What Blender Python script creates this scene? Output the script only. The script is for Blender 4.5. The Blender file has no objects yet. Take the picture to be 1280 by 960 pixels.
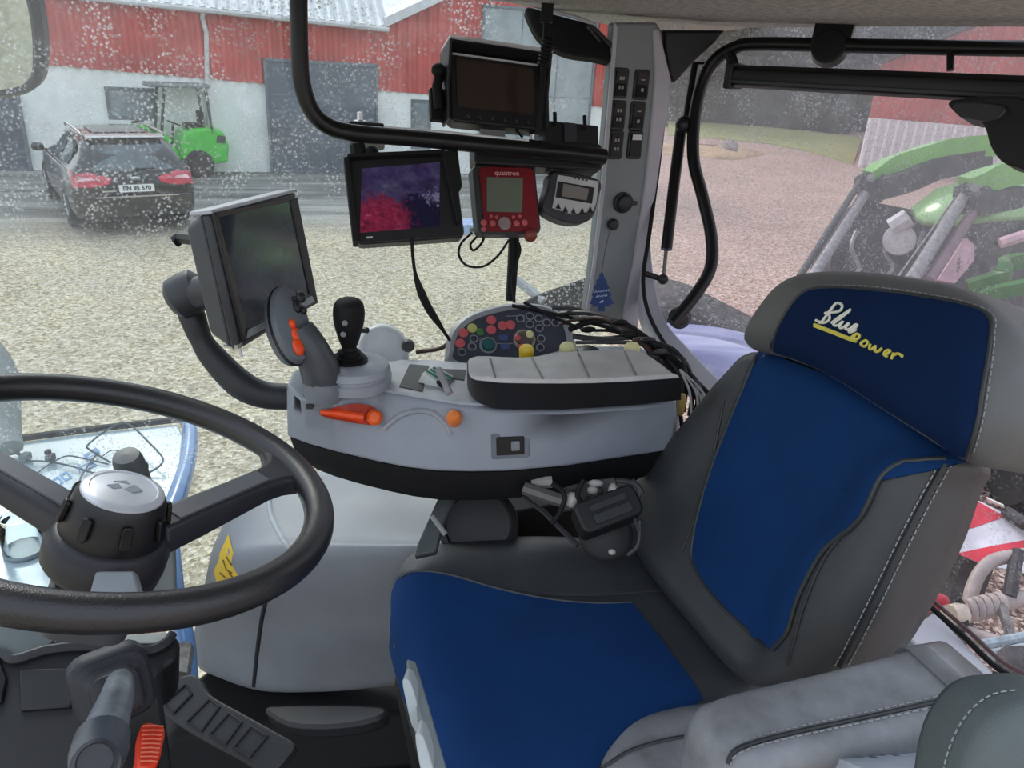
import bpy, math, random
import numpy as np
from mathutils import Vector, Matrix
from mathutils.bvhtree import BVHTree
random.seed(7); rng = np.random.default_rng(7)
PI = math.pi
SC = bpy.context.scene
COL = SC.collection

# ---------------------------------------------------------------- camera
FOC = 961.0
_p, _t = math.radians(23), math.radians(3.3)
EYE = np.array([0, 0, 3.0])
_f = np.array([0, math.cos(_p), -math.sin(_p)])
_r0 = np.array([1.0, 0, 0]); _u0 = np.array([0, math.sin(_p), math.cos(_p)])
_r = math.cos(_t)*_r0 + math.sin(_t)*_u0
_u = math.cos(_t)*_u0 - math.sin(_t)*_r0
cam_d = bpy.data.cameras.new('camera'); cam = bpy.data.objects.new('camera', cam_d); COL.objects.link(cam)
cam_d.sensor_width = 36; cam_d.lens = FOC*36/1280; cam_d.clip_start = 0.02; cam_d.clip_end = 500
cam.matrix_world = Matrix((( _r[0], _u[0], -_f[0], EYE[0]), (_r[1], _u[1], -_f[1], EYE[1]), (_r[2], _u[2], -_f[2], EYE[2]), (0, 0, 0, 1)))
SC.camera = cam

# surveying helpers: the photograph was measured against a calibrated camera; these give real world points (metres)
def ray(x, y): return _f + (x-640)/FOC*_r - (y-480)/FOC*_u
def P(x, y, d): return EYE + d*ray(x, y)
def PZ(x, y, z): q = ray(x, y); return EYE + q*(z-3)/q[2]
def PN(x, y, o, n): q = ray(x, y); o = np.array(o); return EYE + q*((o-EYE) @ n)/(q @ n)
# cab axes: b = towards the tractor's rear, l = towards its right side, z up
_ph = math.radians(18)
EB = np.array([math.cos(_ph), math.sin(_ph), 0]); EL = np.array([-math.sin(_ph), math.cos(_ph), 0]); EZ = np.array([0, 0, 1.0])
def K(b, l, z): return b*EB + l*EL + z*EZ
def PLt(x, y, l): return PN(x, y, K(0, l, 0), EL)
def PBk(x, y, b): return PN(x, y, K(b, 0, 0), EB)
def unit(v): v = np.array(v, float); return v/np.linalg.norm(v)

class Fr:
    def __init__(s, o, x, y, n): s.o = np.array(o, float); s.x = unit(x); s.y = unit(y); s.n = unit(n)
    def __call__(s, u, v, w=0): return s.o + u*s.x + v*s.y + w*s.n
    def at(s, u, v, w=0): return Fr(s(u, v, w), s.x, s.y, s.n)
    def px(s, x, y, w=0):
        q = PN(x, y, s.o + w*s.n, s.n) - s.o; return (q @ s.x, q @ s.y)
def quad(tl, tr, bl, d1, d2, d3):
    a, b, c = P(*tl, d1), P(*tr, d2), P(*bl, d3)
    x = unit(b-a); y = (c-a); y = unit(y - (y@x)*x); n = np.cross(y, x)
    f = Fr(a, x, y, n); f.w = float(np.linalg.norm(b-a)); f.h = float((c-a) @ y)
    if (EYE-a) @ f.n < 0: f.n = -f.n
    return f
def quad4(tl, tr, br, bl, dm, w=None):
    """true rectangle from its four measured corners, mean depth dm"""
    a, b, c, d = ray(*tl), ray(*tr), ray(*br), ray(*bl)
    s = np.linalg.solve(np.array([a, -b, -d]).T, -c)      # a*s0 + c = b*s1 + d*s2
    s = np.array([s[0], s[1], 1.0, s[2]]); s *= dm/s.mean()
    A, B, Cc, D = EYE+a*s[0], EYE+b*s[1], EYE+c*s[2], EYE+d*s[3]
    x = unit((B-A)+(Cc-D)); y0 = unit((D-A)+(Cc-B)); n = unit(np.cross(x, y0)); m1, m2 = unit(x+y0), unit(x-y0)
    x, y = unit(m1+m2), unit(m1-m2); n = np.cross(y, x)
    f = Fr(A, x, y, n); f.w = float(((B-A)@x+(Cc-D)@x)/2); f.h = float(((D-A)@y+(Cc-B)@y)/2)
    if (EYE-A)@f.n < 0: f.n = -f.n
    f.o = (A+B+Cc+D)/4-f.w/2*f.x-f.h/2*f.y
    return f
def axis_frame(o, n, hint=(0, 0, 1)):
    n = unit(n); h = np.array(hint, float)
    if abs(h@n) > .95: h = np.array([1.0, 0, 0])
    x = unit(np.cross(h, n)); return Fr(o, x, np.cross(n, x), n)
def CAB(b, l, z, yaw=0):
    x = math.cos(yaw)*EB + math.sin(yaw)*EL; y = -math.sin(yaw)*EB + math.cos(yaw)*EL
    return Fr(K(b, l, z), x, y, EZ)
def WF(x, y, z, yaw=0):
    return Fr((x, y, z), (math.cos(yaw), math.sin(yaw), 0), (-math.sin(yaw), math.cos(yaw), 0), EZ)

def spline(pts, n=6, closed=False):
    p = [np.array(q, float) for q in pts]; N = len(p); out = []
    rngk = range(N if closed else N-1)
    for i in rngk:
        if closed: a, b, c, d = p[i-1], p[i], p[(i+1) % N], p[(i+2) % N]
        else: a, b, c, d = p[max(i-1, 0)], p[i], p[i+1], p[min(i+2, N-1)]
        for k in range(n):
            t = k/n
            out.append(.5*((2*b)+(c-a)*t+(2*a-5*b+4*c-d)*t*t+(3*b-a-3*c+d)*t**3))
    if not closed: out.append(p[-1])
    return out

class MB:
    def __init__(s): s.v = []; s.f = []
    def add(s, vs, fs):
        k = len(s.v); s.v += [tuple(map(float, q)) for q in vs]; s.f += [tuple(i+k for i in f) for f in fs]; return s
    def box(s, fr, u0, u1, v0, v1, w0, w1):
        vs = [fr(u, v, w) for w in (w0, w1) for v in (v0, v1) for u in (u0, u1)]
        return s.add(vs, [(0, 2, 3, 1), (4, 5, 7, 6), (0, 1, 5, 4), (2, 6, 7, 3), (0, 4, 6, 2), (1, 3, 7, 5)])
    def prism(s, pts, fr, w0, w1, top=None):
        n = len(pts); top = top or pts
        vs = [fr(u, v, w0) for u, v in pts] + [fr(u, v, w1) for u, v in top]
        return s.add(vs, [tuple(range(n))[::-1], tuple(range(n, 2*n))] + [(i, (i+1) % n, n+(i+1) % n, n+i) for i in range(n)])
    def loft(s, rings, cap=True, closed=True):
        n = len(rings[0]); vs = [q for r in rings for q in r]; fs = []
        for k in range(len(rings)-1):
            for i in range(n if closed else n-1):
                j = (i+1) % n; fs.append((k*n+i, k*n+j, (k+1)*n+j, (k+1)*n+i))
        if cap: fs += [tuple(range(n))[::-1], tuple(range((len(rings)-1)*n, len(rings)*n))]
        return s.add(vs, fs)
    def tube(s, pts, r, n=10, smooth=0, closed=False, flat=1.0, hint=None):
        if smooth: pts = spline(pts, smooth, closed)
        pts = [np.array(q, float) for q in pts]; N = len(pts)
        rs = r if hasattr(r, '__len__') else [r]*N
        if len(rs) != N: rs = list(np.interp(np.linspace(0, 1, N), np.linspace(0, 1, len(rs)), rs))
        rings = []; prev = None
        for i in range(N):
            a = pts[i-1] if (i or closed) else pts[0]; b = pts[(i+1) % N] if (i < N-1 or closed) else pts[-1]
            t = unit(b-a)
            if prev is None:
                h = np.array(hint if hint is not None else (0, 0, 1), float)
                if abs(h@t) > .95: h = np.array([1.0, 0, 0])
                x = unit(h-(h@t)*t)
            else: x = unit(prev-(prev@t)*t)
            prev = x; y = np.cross(t, x)
            rings.append([pts[i]+rs[i]*(math.cos(q)*x*flat+math.sin(q)*y) for q in np.arange(n)*2*PI/n])
        if closed: return s.loft(rings+[rings[0]], cap=False)
        return s.loft(rings)
    def lathe(s, prof, fr, n=24):
        rings = [[fr(max(r, 1e-5)*math.cos(q), max(r, 1e-5)*math.sin(q), h) for q in np.arange(n)*2*PI/n] for r, h in prof]
        return s.loft(rings)
    def ball(s, fr, rx, ry, rz, n=16, m=9):
        rings = [[fr(rx*math.sin(a)*math.cos(q), ry*math.sin(a)*math.sin(q), -rz*math.cos(a)) for q in np.arange(n)*2*PI/n] for a in np.linspace(.02, PI-.02, m)]
        return s.loft(rings)
    def slab(s, grid, off):
        R, C = len(grid), len(grid[0]); off = np.array(off, float)
        vs = [q for r in grid for q in r] + [np.array(q)+off for r in grid for q in r]; M = R*C; fs = []
        for i in range(R-1):
            for j in range(C-1):
                a = i*C+j; fs.append((a, a+1, a+C+1, a+C)); fs.append((M+a, M+a+C, M+a+C+1, M+a+1))
        for j in range(C-1):
            fs.append((j, M+j, M+j+1, j+1)); a = (R-1)*C+j; fs.append((a, a+1, M+a+1, M+a))
        for i in range(R-1):
            a = i*C; fs.append((a, a+C, M+a+C, M+a)); a = i*C+C-1; fs.append((a, M+a, M+a+C, a+C))
        return s.add(vs, fs)
    def bvh(s): return BVHTree.FromPolygons([Vector(q) for q in s.v], s.f)

def rrect(u0, u1, v0, v1, r, n=4):
    o = []
    for cx, cy, a in ((u1-r, v1-r, 0), (u0+r, v1-r, PI/2), (u0+r, v0+r, PI), (u1-r, v0+r, 1.5*PI)):
        o += [(cx+r*math.cos(a+k*PI/2/n), cy+r*math.sin(a+k*PI/2/n)) for k in range(n+1)]
    return o

# ---------------------------------------------------------------- objects
def mk(name, mb, mat, org, parent=None, bevel=0, seg=2, sub=0, smooth=40):
    me = bpy.data.meshes.new(name)
    me.from_pydata([tuple(np.array(q)-org) for q in mb.v], [], mb.f); me.validate()
    import bmesh
    bm = bmesh.new(); bm.from_mesh(me); bmesh.ops.recalc_face_normals(bm, faces=bm.faces); bm.to_mesh(me); bm.free()
    me.shade_smooth()
    if smooth < 180: me.set_sharp_from_angle(angle=math.radians(smooth))
    me.materials.append(mat)
    o = bpy.data.objects.new(name, me); COL.objects.link(o)
    if parent is not None: o.parent = parent
    else: o.location = org
    if bevel:
        m = o.modifiers.new('bevel', 'BEVEL'); m.width = bevel; m.segments = seg; m.limit_method = 'ANGLE'; m.angle_limit = math.radians(35); m.harden_normals = False
    if sub:
        m = o.modifiers.new('sub', 'SUBSURF'); m.levels = sub; m.render_levels = sub
    return o
def base_of(mbs):
    v = np.array([q for m in mbs for q in m.v]); lo, hi = v.min(0), v.max(0)
    return np.array([(lo[0]+hi[0])/2, (lo[1]+hi[1])/2, lo[2]])
def tag(o, label, cat, group=None):
    o['label'] = label; o['category'] = cat
    if group: o['group'] = group
    return o
def one(name, mb, mat, label, cat, group=None, **k):
    return tag(mk(name, mb, mat, base_of([mb]), **k), label, cat, group)
def struct(name, mb, mat, **k):
    o = mk(name, mb, mat, base_of([mb]), **k); o['kind'] = 'structure'; return o
class Thing:
    """collects parts; done() makes the Empty at the base and links every part under it"""
    def __init__(s, name, label, cat, group=None): s.n, s.l, s.c, s.g = name, label, cat, group; s.q = []
    def part(s, name, mb, mat, label=None, up=None, **k): s.q.append((name, mb, mat, label, up, k)); return len(s.q)-1
    def done(s):
        org = base_of([q[1] for q in s.q])
        e = bpy.data.objects.new(s.n, None); e.empty_display_size = .05; e.location = org; COL.objects.link(e)
        tag(e, s.l, s.c, s.g); obs = []
        for name, mb, mat, label, up, k in s.q:
            o = mk(name, mb, mat, org, parent=(e if up is None else obs[up]), **k)
            if label: o['label'] = label
            obs.append(o)
        s.obs = obs; return e

# ---------------------------------------------------------------- materials
def lin(c):
    return tuple(((v/255)/12.92 if v/255 <= .04045 else ((v/255+.055)/1.055)**2.4) for v in c[:3])+(1,)
class NT:
    def __init__(s, name):
        s.m = bpy.data.materials.new(name); s.m.use_nodes = True; s.t = s.m.node_tree; s.t.nodes.clear()
        s.out = s.n('ShaderNodeOutputMaterial')
    def n(s, typ, **k):
        q = s.t.nodes.new(typ)
        for a, b in k.items(): setattr(q, a, b)
        return q
    def l(s, a, b): s.t.links.new(a, b)
    def coord(s, which='Object'): return s.n('ShaderNodeTexCoord').outputs[which]
    def noise(s, scale, vec, detail=4, rough=.6):
        q = s.n('ShaderNodeTexNoise'); q.inputs['Scale'].default_value = scale; q.inputs['Detail'].default_value = detail; q.inputs['Roughness'].default_value = rough
        s.l(vec, q.inputs['Vector']); return q.outputs['Fac']
    def ramp(s, fac, stops, interp='LINEAR'):
        q = s.n('ShaderNodeValToRGB'); q.color_ramp.interpolation = interp; e = q.color_ramp.elements
        while len(e) < len(stops): e.new(.5)
        for k, (p, c) in enumerate(stops): e[k].position = p; e[k].color = c if len(c) == 4 and max(c) <= 1 else lin(c)
        s.l(fac, q.inputs['Fac']); return q.outputs['Color']
    def mix(s, fac, a, b, mode='MIX'):
        q = s.n('ShaderNodeMix', data_type='RGBA', blend_type=mode)
        for i, x in ((0, fac), (6, a), (7, b)):
            if hasattr(x, 'is_linked'): s.l(x, q.inputs[i])
            elif i == 0: q.inputs[0].default_value = x
            else: q.inputs[i].default_value = x if max(x) <= 1 and len(x) == 4 else lin(x)
        return q.outputs[2]
    def bump(s, h, strength, dist=.002):
        q = s.n('ShaderNodeBump'); q.inputs['Strength'].default_value = strength; q.inputs['Distance'].default_value = dist
        s.l(h, q.inputs['Height']); return q.outputs['Normal']
    def bsdf(s, col, rough=.5, metal=0, normal=None, spec=.5, **k):
        q = s.n('ShaderNodeBsdfPrincipled')
        if hasattr(col, 'is_linked'): s.l(col, q.inputs['Base Color'])
        else: q.inputs['Base Color'].default_value = lin(col)
        q.inputs['Roughness'].default_value = rough; q.inputs['Metallic'].default_value = metal
        q.inputs['Specular IOR Level'].default_value = spec
        for a, b in k.items(): q.inputs[a].default_value = b
        if normal is not None: s.l(normal, q.inputs['Normal'])
        s.l(q.outputs[0], s.out.inputs[0]); return q
_mats = {}
def M(name, col, rough=.5, metal=0, spec=.5, var=.12, vs=8, bump=0, bs=300, coat=0, bd=.001):
    if name in _mats: return _mats[name]
    t = NT(name); c = t.coord()
    a = t.noise(vs, c)
    dark = tuple(v*(1-var) for v in col); lite = tuple(min(255, v*(1+var)) for v in col)
    cc = t.ramp(a, [(.3, lin(dark)), (.7, lin(lite))])
    nr = t.bump(t.noise(bs, c, 2), bump, bd) if bump else None
    t.bsdf(cc, rough, metal, nr, spec, **({'Coat Weight': coat, 'Coat Roughness': .08} if coat else {}))
    _mats[name] = t.m; return t.m

black = M('black_plastic', (26, 27, 29), .42, bump=.3, bs=900)
black_soft = M('black_rubber', (22, 22, 23), .7, spec=.3)
black_paint = M('black_paint', (15, 15, 16), .35, spec=.4)
dark = M('dark_grey_plastic', (52, 54, 58), .45, bump=.3, bs=900)
grey = M('cab_grey_plastic', (146, 152, 162), .48, var=.04, bump=.3, bs=1200)
lgrey = M('light_grey_trim', (176, 178, 184), .5, var=.05)
white = M('white_plastic', (205, 208, 212), .5, var=.05)
orange = M('orange_plastic', (240, 78, 22), .4, var=.06)
red = M('red_plastic', (150, 22, 30), .4, var=.1)
chrome = M('satin_metal', (190, 190, 192), .3, metal=1)
steel = M('worn_steel', (120, 118, 116), .5, metal=.6, var=.25, vs=40)
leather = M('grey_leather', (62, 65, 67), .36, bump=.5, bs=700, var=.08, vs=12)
leather_lt = M('sheen_grey_leather', (128, 129, 132), .36, bump=.5, bs=700, var=.16, vs=14)  # base colour lifted to carry the armrest's sky sheen
leather_gr = M('green_grey_leather', (84, 92, 92), .5, bump=.5, bs=700)
fabric = M('blue_velour', (20, 57, 106), .85, spec=.15, var=.05, vs=10, bump=.6, bs=1500)
fabric_dk = M('navy_velour', (13, 37, 74), .85, spec=.15, var=.05, vs=10, bump=.6, bs=1500)
yellow = M('yellow_plastic', (225, 200, 60), .45)
paley = M('pale_yellow_plastic', (222, 216, 160), .5)
lens = M('screen_glass', (10, 11, 14), .08, spec=.6, var=.02)
# ================================================================ CAB SHELL
def glass_mat(name, tint, dust=.5, dcol=(215, 218, 220), lo=.02, hi=.08, sc=135, g0=.42, high=0):
    t = NT(name); c = t.coord()
    n1 = t.noise(55, c, 3, .7); n2 = t.noise(6, c, 4); v = t.n('ShaderNodeTexVoronoi'); v.inputs['Scale'].default_value = sc; t.l(c, v.inputs['Vector'])
    spots = t.ramp(v.outputs['Distance'], [(.0, (1, 1, 1, 1)), (.42, (0, 0, 0, 1))])
    gate = t.ramp(t.noise(17, c, 3), [(g0, (0, 0, 0, 1)), (g0+.2, (1, 1, 1, 1))])
    a = t.mix(1.0, spots, gate, 'MULTIPLY')
    film = t.ramp(n2, [(.35, (lo, lo, lo, 1)), (.75, (hi, hi, hi, 1))])
    if high:      # the film is thicker towards the top, where the wiper does not reach
        sz_ = t.n('ShaderNodeSeparateXYZ'); t.l(c, sz_.inputs[0]); mr = t.n('ShaderNodeMapRange'); t.l(sz_.outputs[2], mr.inputs[0]); mr.inputs[1].default_value = .45; mr.inputs[2].default_value = .85; mr.inputs[3].default_value = 0; mr.inputs[4].default_value = high
        film = t.mix(1.0, film, t.ramp(mr.outputs[0], [(0, (0, 0, 0, 1)), (1, (1, 1, 1, 1))]), 'ADD')
    f = t.mix(1.0, a, film, 'ADD')
    g = t.n('ShaderNodeMath', operation='MULTIPLY'); t.l(f, g.inputs[0]); g.inputs[1].default_value = dust
    tr = t.n('ShaderNodeBsdfTransparent'); tr.inputs[0].default_value = tint
    gl = t.n('ShaderNodeBsdfGlossy'); gl.inputs['Roughness'].default_value = .03; gl.inputs[0].default_value = (.8, .8, .8, 1)
    lw = t.n('ShaderNodeFresnel'); lw.inputs[0].default_value = 1.3
    cap = t.n('ShaderNodeMath', operation='MINIMUM'); t.l(lw.outputs[0], cap.inputs[0]); cap.inputs[1].default_value = .22
    m1 = t.n('ShaderNodeMixShader'); t.l(cap.outputs[0], m1.inputs[0]); t.l(tr.outputs[0], m1.inputs[1]); t.l(gl.outputs[0], m1.inputs[2])
    df = t.n('ShaderNodeBsdfDiffuse'); df.inputs[0].default_value = lin(dcol)
    tl = t.n('ShaderNodeBsdfTranslucent'); tl.inputs[0].default_value = lin(dcol)
    m3 = t.n('ShaderNodeMixShader'); m3.inputs[0].default_value = .5; t.l(df.outputs[0], m3.inputs[1]); t.l(tl.outputs[0], m3.inputs[2])
    m2 = t.n('ShaderNodeMixShader'); t.l(g.outputs[0], m2.inputs[0]); t.l(m1.outputs[0], m2.inputs[1]); t.l(m3.outputs[0], m2.inputs[2])
    t.l(m2.outputs[0], t.out.inputs[0]); return t.m
glass_side = glass_mat('dusty_side_glass', (.95, .98, .97, 1), 1.0, lo=.03, hi=.10)
glass_rear = glass_mat('dusty_rear_glass', (.98, .95, .955, 1), .65, lo=.01, hi=.05, high=.30)

# right side pane and the curved rear pane
m = MB(); f = Fr(K(0, 1.52, 0), EB, EZ, -EL)
m.prism([(-1.15, 1.7), (.70, 1.7), (.70, 3.12), (-1.0, 3.12)], f, 0, .005)
struct('window_1', m, glass_side)
path = spline([(.765, 1.60), (.98, 1.58), (1.15, 1.35), (1.20, .9), (1.20, .4)], 5)
m = MB(); m.slab([[K(b, l, z) for b, l in path] for z in (1.98, 3.12)], EB*.005)
struct('window_2', m, glass_rear)

# headliner
t = NT('felt_headliner'); c = t.coord(); n = t.noise(75, c, 4, .85)
t.bsdf(t.ramp(n, [(.36, (134, 132, 127)), (.62, (192, 190, 184))]), .95, spec=.1, normal=t.bump(n, .5, .002)); felt = t.m
zc = 3.085
edge = [(-200, -14), (300, -3), (560, -3), (630, 3), (672, 12), (715, 22), (760, 32), (800, 38), (860, 40), (905, 40), (945, 35), (1100, 34), (1330, 34)]
pts = [PZ(x, y, zc)[:2] for x, y in edge]
far = [p for p in pts]
near = [(far[-1][0], -.1), (far[0][0]*.5, -.1)]
near = [tuple(K(1.06, .42, 0)[:2]), tuple(K(-.30, .42, 0)[:2])]
m = MB(); m.prism([tuple(p) for p in far[1:]] + near, Fr((0, 0, zc), (1, 0, 0), (0, 1, 0), EZ), 0, .07)
struct('ceiling', m, felt, bevel=.012, seg=3)

# cab floor: a dark moulded mat
m = MB(); m.prism([(-.80, 0), (1.0, 0), (1.0, 1.44), (-.60, 1.44), (-.80, 1.3)], CAB(0, 0, 1.60), 0, .05)
struct('floor', m, M('black_floor_mat', (20, 21, 23), .75, var=.3, vs=30, bump=.5, bs=200), bevel=.008)

# right rear pillar with its panel of rocker switches
T = Thing('cab_pillar', 'light grey upright cab pillar carrying six black rocker switches', 'pillar')
f = Fr(K(0, 1.44, 0), EB, EZ, -EL)
def poly(fr, pts, w=0): return [fr.px(x, y, w) for x, y in pts]
m = MB(); m.prism(poly(f, [(767, 28), (760, 120), (750, 240), (740, 330), (730, 405), (798, 412), (803, 350), (818, 200), (832, 95), (828, 40), (822, 28)]), f, -.03, 0)
m.prism(poly(f, [(785, 28), (775, 240), (765, 402), (798, 408), (803, 350), (818, 200), (828, 40)]), f, -.07, -.03)
body = T.part('pillar_body', m, M('pillar_grey', (128, 134, 136), .5, var=.03), bevel=.006, seg=3)
m = MB(); m.prism(poly(f, [(823, 36), (838, 100), (822, 218), (806, 330), (797, 408), (776, 402), (790, 330), (806, 218), (817, 100), (815, 36)]), f, -.10, .006)
T.part('pillar_edge_strip', m, M('pillar_pale', (178, 176, 184), .5, var=.03), 'paler grey strip down the rear edge', bevel=.005, seg=3)
m = MB(); m.prism(poly(f, [(767, 28), (771, 34), (765, 120), (755, 240), (744, 330), (735, 402), (730, 402), (740, 330), (750, 240), (760, 120)]), f, 0, .004)
T.part('pillar_seam', m, lgrey)
for x, y, kind in ((775, 104, 0), (801, 106, 1), (772, 144, 0), (796, 145, 1), (769, 181, 0), (793, 181, 2)):
    u, v = f.px(x, y); fr = f.at(u, v)
    m = MB(); m.prism(rrect(-.0155, .0155, -.027, .027, .005), fr, -.002, .004); 
    s = T.part('rocker_switch', m, black, up=None, bevel=.0015)
    m = MB()
    for sg in (-1, 1): m.add([fr(-.011, 0, .0045), fr(.011, 0, .0045), fr(.011, sg*.022, .009), fr(-.011, sg*.022, .009), fr(-.011, sg*.022, .004), fr(.011, sg*.022, .004)], [(0, 1, 2, 3), (3, 2, 5, 4), (0, 3, 4), (1, 5, 2), (0, 4, 5, 1)])
    T.part('rocker', m, black_paint, up=s)
    m = MB()
    if kind == 0:
        for k in (-.010, .006): 
            for j in (-.005, .001): m.box(fr, j, j+.004, k, k+.006, .0072, .0078)
    elif kind == 1: m.box(fr, -.004, .004, .008, .010, .007, .0085); m.box(fr, -.002, .003, -.012, -.006, .007, .0085)
    else: m.box(fr, -.010, .010, .010, .020, .009, .0105)
    T.part('switch_symbol', m, M('switch_mark', (150, 152, 150), .6) if kind < 2 else white, up=s)
# black fixing cover at the pillar head
m = MB(); m.prism(poly(f, [(822, 38), (898, 38), (886, 52), (860, 76), (842, 96), (834, 104), (828, 92), (823, 60)], -.04), f.at(0, 0), -.06, -.01)
T.part('corner_cover', m, black, 'black triangular cover at the top corner', bevel=.006)
# rotary keys
u, v = f.px(778, 253); fr = f.at(u, v)
m = MB(); m.lathe([(.021, 0), (.021, .006), (.016, .008), (.015, .016), (.010, .018), (.0001, .018)], fr); m.box(fr, .0, .028, -.004, .004, .006, .012)
T.part('rotary_knob', m, black, bevel=.001)
u, v = f.px(765, 280); fr = f.at(u, v)
m = MB(); m.lathe([(.011, 0), (.012, .008), (.009, .014), (.0001, .015)], fr)
T.part('hook_knob', m, black)
T.done()

# pale curved sill moulding and its seals, running from the pillar foot to the seat back
m = MB()
L = spline([P(806, 300, 1.64), P(800, 350, 1.62), P(806, 400, 1.58), P(832, 438, 1.5), P(868, 480, 1.42), P(905, 530, 1.34)], 6)
R = spline([P(812, 290, 1.62), P(818, 350, 1.60), P(832, 400, 1.56), P(862, 436, 1.5), P(900, 475, 1.42), P(950, 520, 1.34)], 6)
m.slab([L, R], (0, .03, -.03))
struct('trim_1', m, M('pale_sill', (190, 190, 200), .45, var=.04), bevel=.004)
m = MB(); m.tube([P(834, 103, 1.56), P(824, 200, 1.57), P(812, 290, 1.57), P(804, 350, 1.56), P(812, 395, 1.52), P(838, 440, 1.46), P(872, 478, 1.40), P(900, 505, 1.36)], .0042, 8, smooth=8)
one('rubber_seal', m, black_soft, 'thin black rubber seal curving down beside the grey pillar', 'seal')

# rear window sill at lower right
f2 = Fr(K(0, 0, 2.19), EB, EL, EZ)
m = MB(); m.prism([f2.px(*q) for q in [(1130, 790), (1168, 764), (1246, 845), (1300, 868), (1300, 960), (1230, 900)]], f2, -.30, 0)
m2 = m
struct('trim_2', m, M('white_sill', (206, 206, 214), .42, var=.03), bevel=.004)
m = MB(); m.tube([P(1150, 742, 1.27), P(1163, 758, 1.25), P(1205, 796, 1.21), P(1248, 836, 1.16), P(1300, 862, 1.12)], .0045, 8, smooth=6)
one('rubber_seal', m, black_soft, 'black rubber seal along the white sill at lower right', 'seal')
m = MB(); m.tube([P(1158, 740, 1.30), P(1170, 754, 1.28), P(1212, 790, 1.24), P(1254, 828, 1.19), P(1300, 850, 1.16)], .0035, 8, smooth=6)
one('window_edge_strip', m, M('brown_strip', (92, 70, 70), .5), 'thin brown strip outside the black sill seal', 'strip')
m = MB(); m.add([P(1240, 838, 1.10), P(1300, 858, 1.06), P(1300, 880, 1.04), P(1262, 860, 1.06), P(1243, 862, 1.08), P(1240, 838, 1.14), P(1300, 858, 1.10), P(1300, 880, 1.08), P(1262, 860, 1.10), P(1243, 862, 1.12)],
      [(0, 1, 2, 3, 4), (9, 8, 7, 6, 5), (0, 5, 6, 1), (1, 6, 7, 2), (2, 7, 8, 3), (3, 8, 9, 4), (4, 9, 5, 0)])
one('sill_end_cap', m, black, 'black cap at the end of the white sill', 'cap', bevel=.003)

# window handle tube, fittings, strut, blind
T = Thing('rear_window_frame', 'bent black tubular frame of the opening rear window', 'window frame')
m = MB(); m.tube([P(840, 404, 1.50), P(868, 370, 1.51), P(888, 335, 1.52), P(889, 295, 1.53), P(878, 245, 1.54), P(867, 200, 1.55), P(868, 150, 1.55), P(877, 105, 1.54), P(893, 76, 1.52), P(918, 60, 1.49), P(950, 55, 1.46), P(1100, 58, 1.34), P(1210, 60, 1.26), P(1310, 61, 1.20)], [.0122]*6+[.0125]*4+[.0125]*4, 12, smooth=7)
tb = T.part('frame_tube', m, black_paint)
m = MB(); fr = axis_frame(P(850, 397, 1.53), -EL); m.lathe([(.020, -.012), (.023, -.004), (.023, .006), (.014, .012), (.010, .016), (.0001, .016)], fr)
m.box(fr, -.02, .006, -.01, .01, -.01, .014)
T.part('swivel_mount', m, black, bevel=.002)
m = MB(); q = quad((1019, 35), (1068, 36), (1019, 55), 1.40, 1.37, 1.40); m.box(q, 0, q.w, -.01, q.h+.01, -.02, .012)
m.lathe([(.0001, -.01), (.032, -.01), (.030, .016), (.0001, .018)], q.at(q.w/2, q.h+.008))
T.part('hinge_mount', m, black, bevel=.003)
m = MB(); m.tube([P(912, 66, 1.48), P(918, 84, 1.48)], .011, 8); m.tube([P(1188, 62, 1.27), P(1188, 88, 1.27)], .006, 8)
T.part('clip', m, black_paint)
T.done()
T = Thing('gas_strut', 'slim black gas strut standing left of the bent window tube', 'strut')
m = MB(); m.tube([P(869, 80, 1.58), P(861, 130, 1.58), P(856, 165, 1.57)], .0085, 8); m.tube([P(867, 79, 1.58), P(890, 79, 1.56)], .003, 6)
T.part('upper_bracket', m, black_paint)
m = MB(); m.tube([P(852, 155, 1.57), P(842, 235, 1.57), P(833, 312, 1.56)], .0115, 12)
T.part('cylinder', m, black_paint)
m = MB(); m.ball(axis_frame(P(855, 156, 1.56), -EL), .018, .018, .016)
T.part('upper_joint', m, black)
m = MB(); m.tube([P(833, 310, 1.56), P(829, 350, 1.56)], .0038, 8)
T.part('piston_rod', m, steel)
m = MB(); m.tube([P(803, 341, 1.57), P(828, 349, 1.56)], .006, 8); m.ball(axis_frame(P(829, 349, 1.555), -EL), .011, .011, .010)
T.part('foot_joint', m, black)
T.done()

T = Thing('roller_blind', 'long black rolled-up sun blind across the top of the rear window', 'blind')
A, B = P(916, 95, 1.47), P(1310, 114, 1.12); ax = unit(B-A); up = unit(EZ-(EZ@ax)*ax); nn = np.cross(up, ax)
if nn @ (EYE-A) < 0: nn = -nn
fr = Fr(A, ax, up, nn); L_ = float(np.linalg.norm(B-A))
m = MB(); prof = [(-.020, -.018), (.020, -.018), (.020, .010), (.012, .020), (-.004, .022), (-.014, .020), (-.020, .010)]
m.loft([[fr(s, v, w) for v, w in prof] for s in (.004, L_)])
T.part('blind_case', m, black_paint, bevel=.002)
m = MB(); m.box(fr, -.004, .012, -.023, .023, -.021, .025)
T.part('end_cap', m, black, bevel=.003)
m = MB(); m.box(fr, .008, L_, -.012, -.006, .022, .0255)
T.part('pull_bar', m, dark, bevel=.001)
T.done()

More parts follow.
